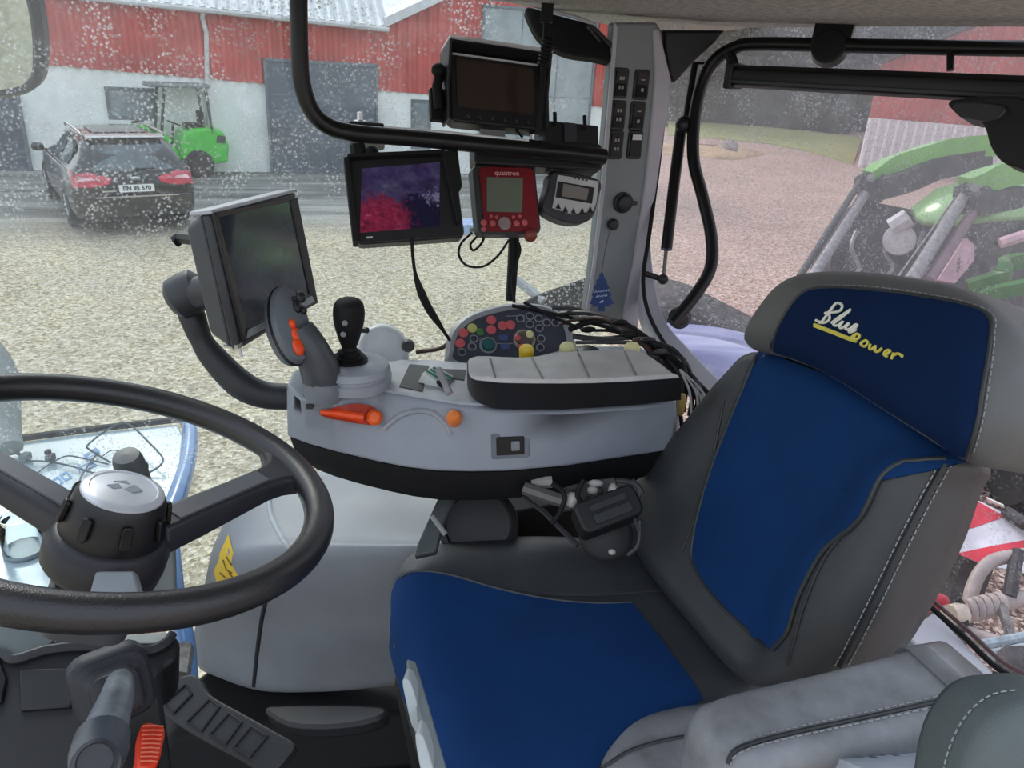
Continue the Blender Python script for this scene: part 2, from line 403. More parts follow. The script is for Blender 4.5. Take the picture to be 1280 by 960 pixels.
T = Thing('wiper_motor', 'black rounded wiper motor cover hanging at the top right', 'motor cover')
q = quad((1195, 125), (1300, 130), (1195, 212), 1.16, 1.08, 1.16)
m = MB(); m.prism([q.px(*s) for s in spline([(1196, 128), (1300, 130), (1300, 212), (1275, 212), (1256, 204), (1243, 186), (1237, 166), (1230, 156), (1212, 152), (1200, 145)], 4, True)], q, -.035, .02)
T.part('cover', m, M('black_cover', (24, 25, 27), .5), bevel=.008, seg=3)
m = MB(); m.prism([q.px(*s, .02) for s in spline([(1197, 130), (1256, 134), (1250, 150), (1225, 152), (1205, 146)], 4, True)], q, .018, .03)
T.part('motor_flange', m, dark, bevel=.003)
T.done()

# dark visor shape over the side window, with its edge rail
T = Thing('sun_visor', 'black folded visor under the felt headliner near the grey pillar', 'visor')
q = quad((655, 8), (765, 40), (655, 75), 1.42, 1.44, 1.42)
m = MB(); m.prism([q.px(*s) for s in spline([(657, 10), (682, 16), (712, 24), (738, 31), (750, 44), (763, 60), (764, 77), (740, 73), (712, 69), (690, 60), (674, 48), (664, 32)], 4, True)], q, -.02, .004)
T.part('visor_panel', m, black_soft, bevel=.003)
m = MB(); m.tube([P(738, 31, 1.42), P(765, 58, 1.43)], .004, 8); m.tube([P(734, 33, 1.41), P(750, 52, 1.42)], .0025, 6)
T.part('visor_rail', m, dark)
m = MB(); m.tube([P(690, 14, 1.40), P(715, 20, 1.41), P(745, 31, 1.42)], .0035, 8)
T.part('visor_trim', m, lgrey)
T.done()
# ================================================================ RAIL AND SCREENS
def txt(s, size=1.0, shear=0, bold=0, space=1.0):
    cu = bpy.data.curves.new('t', 'FONT'); cu.body = s; cu.size = size; cu.shear = shear; cu.offset = bold; cu.align_x = 'CENTER'; cu.align_y = 'CENTER'; cu.space_character = space; cu.resolution_u = 3
    o = bpy.data.objects.new('t', cu); COL.objects.link(o); bpy.context.view_layer.update()
    dg = bpy.context.evaluated_depsgraph_get(); me = bpy.data.meshes.new_from_object(o.evaluated_get(dg))
    v = [tuple(q.co[:2]) for q in me.vertices]; fc = [tuple(p.vertices) for p in me.polygons]
    bpy.data.objects.remove(o); bpy.data.curves.remove(cu); bpy.data.meshes.remove(me); return v, fc
def text_on(mb, s, fr, size, w=0.0005, flipy=True, **k):
    v, fc = txt(s, size, **k); sy = -1 if flipy else 1
    return mb.add([fr(a, b*sy, w) for a, b in v], fc)

RL = 1.30
rp = [PLt(x, y, RL) for x, y in ((373, -25), (374, 50), (377, 100), (388, 135), (408, 156), (440, 166), (520, 173), (600, 181), (700, 190), (756, 196))]
T = Thing('grab_rail', 'black bent tube rail crossing the side window and carrying the screens', 'rail')
m = MB(); m.tube(rp, .0135, 12, smooth=7)
T.part('rail_tube', m, black_paint)
fr = axis_frame(PLt(460, 163, RL), EB); m = MB()
q = quad((436, 155), (481, 158), (436, 185), 1.36, 1.37, 1.36); m.prism(rrect(0, q.w, 0, q.h*.75, .006), q, -.04, .02)
T.part('rail_clamp', m, black, bevel=.003)
m = MB(); q = quad((590, 174), (748, 184), (590, 208), 1.345, 1.40, 1.345); m.prism(rrect(0, q.w, 0, q.h, .008), q, -.03, .02)
T.part('mounting_plate', m, black, bevel=.003)
for x, y in ((600, 171), (450, 152), (665, 176)):
    m = MB(); m.lathe([(.012, -.004), (.012, .002), (.006, .003), (.005, .016), (.0001, .017)], axis_frame(P(x, y, 1.38), EZ), 8)
    T.part('wing_bolt', m, chrome)
m = MB(); m.tube([PLt(x, y, RL)+EZ*.013 for x, y in ((480, 170), (560, 176), (660, 186))], .0025, 6); T.part('rail_strip', m, M('strip_white', (226, 228, 230), .4), 'white strip along the rail top')
T.done()

def monitor(name, label, cat, q, mats, depth=.03, **k):
    T = Thing(name, label, cat); return T

# upper monitor with hood
T = Thing('camera_monitor', 'black hooded monitor above the rail with a dark blank screen', 'monitor', 'camera monitors on the rail')
q = quad((561, 63), (676, 79), (552, 150), 1.30, 1.36, 1.29)
m = MB(); m.prism(rrect(0, q.w, 0, q.h, .012), q, -.035, 0)
T.part('housing', m, black, bevel=.003)
m = MB(); m.prism(rrect(.012, q.w-.016, .012, q.h-.026, .003), q, 0, .0015)
T.part('screen', m, M('screen_brownish', (58, 46, 41), .12, spec=.6, var=.03))
for k in range(6):
    m = MB(); m.lathe([(.0032, 0), (.0032, .0025), (.0001, .003)], q.at(.03+k*.022, q.h-.011, 0), 8)
    T.part('button', m, dark)
m = MB(); m.box(q, -.008, q.w+.008, -.0095, -.0055, -.02, .036); m.box(q, .006, q.w-.006, .004, .0065, 0, .003); T.part('lip_highlight', m, M('lip_highlight_pale', (216, 220, 224), .4), 'painted white highlight along the top lip')  # pale strips stand in for the highlight on the black hood edge
h = MB(); w_, h_ = q.w, q.h
h.add([q(-.006, -.006, .03), q(w_+.006, -.006, .03), q(w_+.006, -.006, -.03), q(-.006, -.006, -.03),
       q(-.006, -.002, .03), q(w_+.006, -.002, .03), q(w_+.006, -.002, -.03), q(-.006, -.002, -.03)],
      [(0, 1, 2, 3), (7, 6, 5, 4), (0, 4, 5, 1), (2, 6, 7, 3), (1, 5, 6, 2), (3, 7, 4, 0)])
T.part('hood_top', h, black_soft)
for u0, u1 in ((-.008, -.003), (w_+.003, w_+.008)):
    h = MB()
    h.prism([(-.004, -.03), (-.004, .035), (h_*.5, .012), (h_, .010), (h_, -.03)], Fr(q(u0, 0, 0), q.y, q.n, q.x), 0, u1-u0)
    T.part('hood_side', h, black, bevel=.001)
m = MB(); m.tube([q(-.012, .03, -.01), q(-.02, .06, -.01), q(-.018, .10, -.01)], .009, 8); m.ball(q.at(-.018, .034, -.005), .012, .012, .012); m.box(q, -.03, -.006, .06, .115, -.03, -.015)
T.part('side_bracket', m, black_soft, bevel=.002)
m = MB(); m.box(q, w_*.5-.025, w_*.5+.02, h_-.002, h_+.03, -.028, -.02)
T.part('foot', m, M('pale_foot', (150, 150, 148), .5))
m = MB(); m.tube([q(w_*.72, h_, -.01), q(w_*.76, h_+.015, 0)], .0025, 6)
T.part('stub_cable', m, black_soft)
T.done()

# coiled cable hanging in front of it
m = MB(); top, bot = P(684, 6, 1.28), P(672, 168, 1.30); 
m.tube([top, P(680, 80, 1.285), bot], .0052, 8, smooth=4)
m.box(axis_frame(P(684, 12, 1.28), EZ), -.014, .014, -.01, .01, -.02, .012)
m2 = MB(); d = bot-top; ctr = lambda s: P(686, 48, 1.27)*(1-s)+P(679, 82, 1.275)*s
m.tube([ctr(s)+.0085*(math.cos(s*44)*EB+math.sin(s*44)*EL) for s in np.linspace(0, 1, 90)], .0028, 6)
one('coiled_cable', m, black_soft, 'black vertical cable with a coiled stretch hanging beside the upper monitor', 'cable')

# lower monitor, its reflected picture put in as glowing colour
T = Thing('camera_monitor', 'black hooded monitor under the rail with a purple and red reflection painted in', 'monitor', 'camera monitors on the rail')
q = quad((434, 199), (568, 193), (444, 306), 1.26, 1.30, 1.25)
w_, h_ = q.w, q.h
m = MB(); m.prism(rrect(0, w_, 0, h_, .010), q, -.03, 0)
T.part('housing', m, black, bevel=.003)
m = MB(); m.prism(rrect(-.006, .004, .0, h_-.004, .003), q, -.03, .012)
m.prism([(w_*.86, -.003), (w_+.004, -.003), (w_+.004, h_*.42), (w_-.006, h_*.5), (w_-.004, h_*.82), (w_*.93, h_*.86), (w_*.88, h_*.2)], q, -.004, .014)
m.box(q, 0, w_*.9, -.004, .002, -.02, .016)
T.part('hood', m, black_soft, bevel=.002)
t = NT('reflected_picture'); c = t.coord('Generated'); sx = t.n('ShaderNodeSeparateXYZ'); t.l(c, sx.inputs[0])
n = t.noise(5, c, 4); n2 = t.noise(14, c, 3)
base = t.ramp(n, [(.25, (22, 18, 42)), (.5, (60, 48, 92)), (.66, (76, 72, 104)), (.8, (120, 118, 140))])
def lobe(cx, cz, r, f):   # a blot around (x, z) of the picture
    mp = t.n('ShaderNodeVectorMath', operation='DISTANCE'); cb = t.n('ShaderNodeCombineXYZ'); t.l(sx.outputs[0], cb.inputs[0]); t.l(sx.outputs[2], cb.inputs[2])
    t.l(cb.outputs[0], mp.inputs[0]); mp.inputs[1].default_value = (cx, 0, cz)
    a = t.n('ShaderNodeMath', operation='ADD'); t.l(mp.outputs['Value'], a.inputs[0]); 
    b = t.n('ShaderNodeMath', operation='MULTIPLY'); t.l(n2, b.inputs[0]); b.inputs[1].default_value = .6; t.l(b.outputs[0], a.inputs[1])
    return t.ramp(a.outputs[0], [(r, (1, 1, 1, 1)), (r+f, (0, 0, 0, 1))])
cc = t.mix(lobe(.78, .2, .60, .10), base, (20, 18, 50))
cc = t.mix(lobe(.25, .12, .62, .12), cc, t.ramp(n2, [(.3, (92, 22, 50)), (.6, (150, 40, 76)), (.8, (190, 110, 140))]))
cc = t.mix(lobe(.9, .5, .34, .06), cc, (120, 118, 150))
e = t.n('ShaderNodeEmission'); t.l(cc, e.inputs[0]); e.inputs[1].default_value = .55
b = t.bsdf((8, 8, 10), .1); ad = t.n('ShaderNodeAddShader'); t.l(e.outputs[0], ad.inputs[0]); t.l(b.outputs[0], ad.inputs[1]); t.l(ad.outputs[0], t.out.inputs[0])
m = MB(); m.prism([q.px(*s) for s in ((452, 211), (550, 203), (549, 283), (450, 291))], q, 0, .0012)
T.part('screen', m, t.m, 'screen with a painted purple and red reflection')
m = MB(); m.box(q, .016, .026, h_-.012, h_-.009, 0, .001)
T.part('badge', m, M('badge_white', (190, 190, 190), .5))
m = MB(); m.tube([q(.022, -.002, -.02), q(.02, -.03, -.02)], .014, 8); m.ball(q.at(.042, -.014, -.01), .011, .011, .011)
T.part('mount', m, black_soft)
m = MB(); m.tube([P(515, 297, 1.27), P(516, 320, 1.27), P(521, 350, 1.27), P(534, 382, 1.29), P(552, 410, 1.33), P(562, 425, 1.37)], [.0028, .0028, .0028, .007, .0068, .003, .0028], 8, smooth=6)
T.part('power_cable', m, black_soft)
T.done()

# red terminal
T = Thing('red_terminal', 'red handheld terminal with a grey display and round buttons under the rail', 'terminal')
q = quad((591, 204), (670, 206), (590, 292), 1.33, 1.37, 1.32); w_, h_ = q.w, q.h
m = MB(); m.prism(rrect(0, w_, 0, h_, .012), q, -.035, -.003)
T.part('housing', m, M('terminal_grey', (58, 60, 62), .5), bevel=.004)
m = MB(); m.prism(rrect(.010, w_-.006, .006, h_-.003, .010), q, -.004, .002)
T.part('faceplate', m, M('faceplate_red', (116, 20, 30), .4, var=.1), 'dark red front plate', bevel=.001)
m = MB(); m.prism([q.px(*s) for s in ((608, 222), (653, 223), (652, 266), (608, 265))], q, .002, .003)
T.part('display', m, M('lcd_grey', (104, 112, 98), .25, var=.05), 'grey green display')
for x, y, r in ((604, 279, 4), (615, 280, 4), (645, 280, 4), (655, 279, 4), (604, 287, 3), (613, 271, 2.2), (620, 272, 2.2), (641, 272, 2.2), (649, 271, 2.2)):
    u, v = q.px(x, y); r *= 1.35/961; m = MB(); m.lathe([(r, .002), (r, .004), (.0001, .0045)], q.at(u, v), 12); T.part('button', m, M('button_pink', (190, 90, 94), .45))
m = MB(); u, v = q.px(630, 280); m.lathe([(.0115, .002), (.0115, .004), (.0001, .0045)], Fr(q(u, v), q.x, q.y*.8, q.n), 16)
T.part('arrow_pad', m, M('arrow_pad', (150, 130, 128), .45), 'grey oval arrow pad')
m = MB(); u, v = q.px(633, 217); text_on(m, 'quantron', q.at(u, v), .0125, .0026, bold=.0002)
T.part('lettering', m, M('letter_pink', (225, 160, 160), .5))
m = MB(); m.ball(axis_frame(P(663, 294, 1.35), -EL), .0125, .0125, .010); m.tube([P(660, 280, 1.38), P(663, 292, 1.37)], .009, 8)
T.part('round_knob', m, M('brown_knob', (120, 52, 40), .45), 'brown round knob')
m = MB()
m.tube([P(600, 292, 1.37), P(594, 298, 1.36), P(588, 306, 1.36), P(592, 313, 1.36), P(602, 304, 1.36), P(606, 293, 1.37)], .0022, 6, smooth=6)
m.tube([P(590, 291, 1.38), P(576, 305, 1.37), P(574, 320, 1.37), P(584, 332, 1.37), P(604, 333, 1.37), P(622, 320, 1.37), P(636, 300, 1.39)], .0022, 6, smooth=6)
T.part('cable', m, black_soft)
T.done()

# small controller
T = Thing('spreader_controller', 'small silver-faced controller with display tilted beside the grey pillar', 'controller')
q = quad((690, 214), (751, 226), (680, 268), 1.37, 1.41, 1.36); w_, h_ = q.w, q.h
m = MB(); m.prism([q.px(*s) for s in spline([(694, 214), (749, 224), (748, 250), (741, 272), (722, 279), (700, 275), (682, 264), (680, 252), (686, 232)], 4, True)], q, -.03, 0)
T.part('housing', m, dark, bevel=.004)
m = MB(); m.prism([q.px(*s) for s in ((697, 219), (748, 227), (745, 253), (741, 264), (714, 268), (690, 260), (694, 240))], q, 0, .0015)
T.part('faceplate', m, M('silver_face', (190, 190, 188), .45), 'silver front plate')
m = MB(); m.prism([q.px(*s) for s in ((697, 227), (742, 235), (739, 255), (694, 247))], q, .001, .003)
T.part('display_frame', m, black)
m = MB(); m.prism([q.px(*s) for s in ((703, 230), (735, 237), (732, 251), (701, 246))], q, .003, .004)
T.part('display', m, M('lcd_brown', (128, 122, 118), .3, var=.04))
for x, y in ((697, 258), (706, 262), (716, 264), (727, 264), (737, 262)):
    u, v = q.px(x, y); m = MB(); m.prism([(u-.005, v+.005), (u, v-.005), (u+.005, v+.005)], q, .0015, .0035); T.part('arrow_button', m, black)
m = MB(); u, v = q.px(725, 224.5)
for k in range(4): m.box(q.at(u, v), -.014+k*.008, -.009+k*.008, -.0015, .0012, .0012, .002)
T.part('lettering', m, dark)
T.done()

# junction box on the rail, plus the pole that hangs under the red terminal
T = Thing('junction_box', 'black box with ribbed sides sitting on the rail by the pillar', 'box')
q = quad((681, 150), (748, 157), (681, 190), 1.36, 1.40, 1.36); w_, h_ = q.w, q.h
m = MB(); m.prism(rrect(0, w_, 0, h_, .003), q, -.05, 0)
T.part('box_body', m, black, bevel=.002)
m = MB(); m.box(q, w_*.33, w_*.55, .002, h_*.8, 0, .006)
T.part('box_rib', m, dark, bevel=.001)
for u in (.018, w_*.72):
    m = MB(); m.tube([q(u, .01, .004), q(u, -.014, .004)], .0035, 6); T.part('antenna_stub', m, black_soft)
m = MB(); m.prism([q.px(*s) for s in ((684, 184), (758, 186), (756, 206), (738, 212), (690, 214))], q, -.03, -.002)
T.part('box_bracket', m, black, bevel=.003)
T.done()
T = Thing('bracket_post', 'black post running down behind the red terminal', 'post')
m = MB(); m.tube([P(643, 285, 1.44), P(641, 330, 1.44), P(638, 376, 1.44)], [.010, .010, .009], 8)
T.part('post', m, black_soft)
m = MB(); m.tube([P(646, 300, 1.43), P(650, 312, 1.43), P(645, 330, 1.43), P(640, 350, 1.43), P(643, 378, 1.42)], .003, 6, smooth=4)
T.part('post_cable', m, black_soft)
T.done()

# ================================================================ TOUCH DISPLAY ON ITS ARM
T = Thing('touch_display', 'large tilted grey touch display on a curved black arm', 'display')
q = quad4((262.5, 266), (368, 247), (394, 379), (301, 428), 1.22)
w_, h_ = q.w, q.h
m = MB(); m.prism(rrect(-.004, w_+.004, -.004, h_+.004, .006), q, -.014, 0)
T.part('housing', m, M('display_grey', (50, 53, 57), .45), bevel=.004, seg=3)
m = MB(); m.prism([q.px(*s) for s in ((271, 272), (361, 252), (385, 368), (307, 410))], q, 0, .0012)
T.part('screen', m, M('touch_glass', (52, 60, 68), .1, spec=.7, var=.25, vs=14))
m = MB()
o_ = [q.px(*s) for s in ((263, 266), (368, 247), (394, 379), (301, 428))]; i_ = [q.px(*s) for s in ((271, 272), (361, 252), (385, 368), (307, 410))]
for k in range(4):
    j = (k+1) % 4; m.add([q(*o_[k], .001), q(*o_[j], .001), q(*i_[j], .001), q(*i_[k], .001), q(*o_[k], .006), q(*o_[j], .006), q(*i_[j], .003), q(*i_[k], .003)], [(4, 5, 6, 7), (0, 4, 7, 3), (1, 2, 6, 5), (0, 1, 5, 4), (3, 7, 6, 2)])
T.part('bezel', m, black, bevel=.001)
m = MB(); m.prism([q.px(*s) for s in ((307, 412), (386, 370), (389, 377), (304, 423))], q, .004, .0065)
T.part('bezel_lip', m, M('bezel_pale', (150, 156, 160), .35), 'paler lower lip of the bezel')
# deep back with sloping shell
m = MB(); r0 = [q(u, v, -.014) for u, v in rrect(-.004, w_+.004, -.004, h_+.004, .01)]; r1 = [q(u, v, -.050) for u, v in rrect(.012, w_-.03, .01, h_-.015, .012)]
m.loft([r0, r1])
T.part('rear_shell', m, M('shell_grey', (60, 64, 69), .45), bevel=.004)
m = MB(); m.box(q, -.006, w_+.004, -.009, -.003, -.030, .004)
T.part('top_cover', m, M('display_top', (182, 188, 194), .4), 'pale top edge', bevel=.002)
m = MB(); m.tube([P(256, 300, 1.16), P(226, 297, 1.20), P(218, 302, 1.20)], .010, 8)
T.part('side_knob', m, black)
m = MB(); m.lathe([(.020, -.03), (.034, -.02), (.036, 0), (.034, .02), (.022, .028), (.0001, .028)], axis_frame(P(234, 368, 1.22), EB+.5*EZ)); m.tube([P(236, 368, 1.22), P(275, 362, 1.19)], .026, 12)
T.part('swivel_joint', m, dark, bevel=.002)
m = MB(); m.tube([P(228, 362, 1.25), P(240, 395, 1.24), P(252, 425, 1.25), P(268, 448, 1.26), P(300, 480, 1.27), P(332, 494, 1.28), P(372, 496, 1.29)], [.02, .021, .018, .022, .025, .023, .022], 12, smooth=6)
T.part('arm', m, M('arm_dark', (44, 46, 50), .5))
m = MB(); m.tube([P(280, 432, 1.13), P(300, 436, 1.12), P(302, 446, 1.12)], .0022, 6); m.box(axis_frame(P(298, 432, 1.12), q.n), -.007, .007, -.003, .003, -.003, .003)
T.part('screw_tab', m, chrome)
T.done()

# ================================================================ CONSOLE
ZT, ZB = 2.50, 2.40
T = Thing('armrest_console', 'light grey control console with armrest pad, joysticks and button panel', 'console')
top_px = [(358, 482), (377, 499), (420, 500), (470, 487), (500, 495), (540, 502), (575, 508), (620, 513), (700, 514), (800, 508), (845, 502), (850, 468)]
bot_px = [(358, 546), (385, 556), (420, 566), (470, 578), (505, 585), (545, 590), (590, 591), (635, 590), (705, 584), (790, 571), (843, 563), (850, 535)]
top = [PZ(x, y, ZT) for x, y in top_px]; bot = [PZ(x, y, ZB) for x, y in bot_px]
bk = [PZ(x, y, ZT) for x, y in [(800, 432), (720, 432), (640, 452), (590, 455), (520, 450), (480, 450), (440, 450), (400, 455), (366, 462)]]
top += bk; bot += [np.array([p[0], p[1], ZB])-.02*EL for p in bk]
mid = [(a*.42+b*.58)+.0*EL for a, b in zip(top, bot)]
m = MB(); m.loft([bot, mid, [a*.9+b*.1 for a, b in zip(top, mid)], top])
body = T.part('console_body', m, grey, bevel=.007, seg=3)
low = [p+np.array([0, 0, 0]) for p in bot]
cen = sum(bot)/len(bot)
rb = [p+(cen-p)*.02-EZ*.001 for p in bot]; rb2 = [p+(cen-p)*.05-EZ*.035 for p in bot]; rb3 = [p+(cen-p)*.16-EZ*.062 for p in bot]
m = MB(); m.loft([rb3, rb2, rb])
T.part('console_underside', m, black_soft, 'black underside')
# top tray surface: raised rear deck
m = MB(); fz = Fr(K(0, 0, ZT), EB, EL, EZ)
m.prism([fz.px(*s) for s in [(470, 487), (505, 494), (575, 506), (612, 508), (620, 457), (590, 457), (540, 452), (500, 452), (478, 457)]], fz, -.01, .004)
T.part('tray_surround', m, M('tray_grey', (176, 180, 186), .5), bevel=.002)
m = MB(); m.prism([fz.px(*s, .004) for s in [(499, 484), (512, 456), (536, 458), (528, 490)]], fz, .004, .0055)
T.part('tray_recess', m, M('recess_green_black', (40, 44, 44), .6))
m = MB(); m.prism([fz.px(*s, .004) for s in [(556, 472), (553, 462), (582, 463), (580, 476)]], fz, .004, .0055)
T.part('tray_recess', m, M('recess_green_black', (40, 44, 44), .6))
# arm pad
zt, zb = 2.565, 2.512
tp = [(588, 473), (584, 457), (590, 449), (640, 451), (672, 449), (700, 444), (760, 441), (798, 441), (822, 453), (843, 470), (842, 473), (740, 479), (640, 479), (612, 477)]
bp = [(588, 494), (584, 474), (590, 460), (640, 462), (672, 460), (700, 455), (760, 452), (800, 452), (824, 466), (845, 496), (843, 501), (740, 510), (640, 512), (608, 508)]
tpw = [PZ(x, y, zt) for x, y in spline([(a, b, 0)[:2] for a, b in tp], 3, True)]; bpw = [PZ(x, y, zb) for x, y in spline(bp, 3, True)]
m = MB(); m.loft([bpw, [b*.3+a*.7 for a, b in zip(tpw, bpw)], tpw])
pad = T.part('armrest_pad', m, M('pad_black', (34, 34, 36), .5), 'black padded sides', bevel=.005, seg=3)
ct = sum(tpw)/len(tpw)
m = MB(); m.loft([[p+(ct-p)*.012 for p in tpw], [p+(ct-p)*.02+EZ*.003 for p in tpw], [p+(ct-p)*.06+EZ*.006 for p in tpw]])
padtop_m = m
T.part('pad_top_sheen', m, M('pad_sky_sheen', (190, 190, 187), .42, bump=.5, bs=500, var=.06, vs=25), 'black pad top with its sky sheen painted pale grey', up=pad)  # pale colour stands in for sky reflected on the black leather
m = MB()
bv = padtop_m.bvh()
def hit(bv, x, y, off=.0): 
    h = bv.ray_cast(Vector(EYE), Vector(unit(ray(x, y))))
    if h[0] is None: return None
    n = np.array(h[1]); n = n if n @ ray(x, y) < 0 else -n
    return np.array(h[0])+n*off
for a, b in (((612, 447), (620, 475)), ((664, 446), (680, 476)), ((722, 440), (738, 475)), ((780, 438), (797, 472))):
    pp = [hit(bv, a[0]+(b[0]-a[0])*s, a[1]+(b[1]-a[1])*s, .0004) for s in np.linspace(.05, .92, 9)]; pp = [p for p in pp if p is not None]
    if len(pp) > 2: m.tube(pp, .0016, 6)
T.part('pad_seam', m, M('pad_seam', (120, 120, 118), .6), up=pad)
# yellow / pale knobs
for x, y, z, mt, r in ((658, 440, 2.56, M('yellow_knob', (218, 186, 50), .4), .012), (709, 437, 2.56, paley, .013), (790, 437, 2.56, paley, .013)):
    m = MB(); m.lathe([(r*.8, -.035), (r*.9, -.01), (r, 0), (r, .006), (r*.7, .011), (.0001, .012)], axis_frame(PZ(x, y, z), EZ))
    T.part('knob', m, mt, 'yellow knob' if x < 700 else 'pale yellow knob')
m = MB(); m.lathe([(.02, -.01), (.02, .002), (.012, .006), (.0001, .007)], axis_frame(PZ(735, 438, 2.53), EZ)); T.part('button_cap', m, black)
# oval button panel
q = quad((556, 380), (720, 380), (556, 460), 1.46, 1.50, 1.41)
out = spline([(563, 462), (557, 440), (562, 415), (580, 396), (612, 384), (650, 379), (685, 383), (708, 398), (717, 422), (716, 450), (640, 462)], 5, True)
inn = spline([(572, 452), (568, 435), (573, 418), (590, 402), (618, 392), (650, 387), (682, 391), (701, 404), (708, 426), (706, 448), (640, 456)], 5, True)
m = MB(); O = [q.px(*s) for s in out]; I = [q.px(*s) for s in inn]
m.prism(O, q, -.03, 0)
pn = T.part('button_panel', m, M('panel_bezel', (150, 152, 156), .45), 'oval button panel', bevel=.003)
m = MB(); n_ = len(O); vs = [q(*p, 0) for p in O]+[q(*(np.array(a)*.5+np.array(b)*.5), .007) for a, b in zip(O, I)]+[q(*p, .002) for p in I]
m.add(vs, [(k*n_+i, k*n_+(i+1) % n_, (k+1)*n_+(i+1) % n_, (k+1)*n_+i) for k in range(2) for i in range(n_)])
T.part('bezel', m, M('panel_bezel', (150, 152, 156), .45), up=pn)
m = MB(); m.prism(I, q, -.001, .0015)
T.part('panel_face', m, M('panel_face', (64, 67, 80), .5), up=pn)
def btn(x, y, r, mt, nm='button', h=.004):
    u, v = q.px(x, y); r *= 1.45/961; mm = MB(); fr = q.at(u, v)
    mm.lathe([(r, .001), (r, h), (r*.8, h+.001), (.0001, h+.0012)], fr, 14); T.part(nm, mm, mt, up=pn)
pk = M('button_red', (206, 92, 98), .45); gb = M('button_dark', (44, 46, 56), .4); ring = M('button_ring', (140, 144, 150), .5)
for x, y in ((614, 401), (628, 408), (638, 407), (614, 413), (579, 417), (575, 430)): btn(x, y, 6.2, pk)
btn(590, 411, 6.2, M('button_olive', (190, 190, 110), .45))
btn(600, 416, 5, M('button_green', (60, 120, 60), .45))
for x, y in ((592, 424), (590, 434), (577, 441), (650, 399), (662, 396), (673, 399), (683, 404), (694, 404), (662, 406), (674, 411), (676, 424), (675, 435)):
    u, v = q.px(x, y); mm = MB(); r = 5.4*1.45/961; mm.lathe([(r, .001), (r, .0035), (r*.8, .0036), (r*.78, .0028), (.0001, .0028)], q.at(u, v), 14); T.part('button', mm, ring, up=pn)
    mm = MB(); mm.lathe([(r*.76, .0029), (r*.5, .0042), (.0001, .0044)], q.at(u, v), 12); T.part('button_cap', mm, gb, up=pn)
for x, y, r, c1, c2 in ((610, 433, 11, (120, 130, 136), (36, 92, 96)), (655, 426, 14, (150, 144, 130), (96, 84, 80))):
    u, v = q.px(x, y); r *= 1.45/961; mm = MB(); mm.lathe([(r, .001), (r, .006), (r*.82, .007), (r*.8, .004), (.0001, .004)], q.at(u, v), 24); T.part('dial_ring', mm, M('dial%d' % x, c1, .4), up=pn)
    mm = MB(); mm.lathe([(r*.7, .004), (r*.62, .010), (.0001, .011)], q.at(u, v), 24); T.part('dial_knob', mm, M('dialk%d' % x, c2, .4), up=pn)
btn(661, 421, 5, paley, h=.012); btn(646, 425, 4, pk, h=.011); btn(650, 436, 3.5, pk, h=.011)
for x, y in ((629, 423), (631, 434)):
    u, v = q.px(x, y); mm = MB(); mm.prism(rrect(u-.009, u+.009, v-.006, v+.006, .003), q, .001, .004); T.part('button', mm, M('button_blue', (74, 86, 128), .4), up=pn)
# white printed lines on the panel
mm = MB()
for a, b in (((632, 396), (655, 395)), ((600, 422), (600, 430)), ((655, 395), (655, 404)), ((620, 430), (641, 430))):
    A_, B_ = q(*q.px(*a), .0022), q(*q.px(*b), .0022); mm.tube([A_, B_], .0007, 4)
T.part('printed_line', mm, M('print_white', (160, 160, 168), .6), up=pn)

# multifunction grip
T.part('lever_cup', MB().lathe([(.030, -.02), (.034, .0), (.033, .010), (.029, .012), (.027, .004), (.0001, .002)], axis_frame(PZ(406, 482, 2.515), EZ+.1*EB), 24), M('cup_grey', (120, 124, 132), .45))
m = MB(); m.tube([P(405, 484, 1.20), P(400, 462, 1.18), P(388, 435, 1.16), P(374, 410, 1.15)], [.031, .030, .026, .021], 14, smooth=5)
gp = T.part('drive_lever', m, M('lever_grey', (72, 76, 80), .4), 'dark grey drive lever')
hx = unit(P(371, 452, 1.14)-P(352, 362, 1.16)); hn = unit(-.75*(_f)+.9*_r); hn = unit(hn-(hn@hx)*hx); hf = Fr(P(361, 407, 1.15), hx, np.cross(hn, hx), hn)
m = MB(); oval = [(.062*math.cos(a), .031*math.sin(a)) for a in np.arange(28)*2*PI/28]
sc_ = lambda s: [(a*s, b*s) for a, b in oval]
m.loft([[hf(u, v, w) for u, v in sc_(s)] for s, w in ((.7, -.022), (.93, -.018), (1, -.008), (1.0, .004), (.93, .012), (.7, .016))])
T.part('lever_head', m, M('lever_head', (104, 110, 116), .4), up=gp)
m = MB(); m.loft([[hf(u, v, w) for u, v in sc_(s)] for s, w in ((1.02, -.004), (1.03, -.001), (1.02, .002))])
T.part('head_band', m, black, up=gp)
bvh = T.q[-2][1].bvh()
def on(bv_, x, y, mt, r, nm, fb, oval_=1.0, h=.004):
    p = hit(bv_, x, y); p = p if p is not None else fb
    mm = MB(); mm.ball(Fr(p, fb_n.x, fb_n.y, fb_n.n), r*oval_, r, h, 12, 7); T.part(nm, mm, mt, up=gp)
fb_n = hf
for x, y, r, mt, ov in ((371, 419, .009, orange, 1.4), (373, 433, .010, orange, 1.5), (365, 405, .006, orange, 1.3), (376, 371, .008, black, 1.2), (371, 383, .007, black, 1.6), (379, 388, .006, black, 1.2), (368, 374, .005, black, 1)):
    on(bvh, x, y, mt, r, 'thumb_button', P(x, y, 1.13), ov, .006)
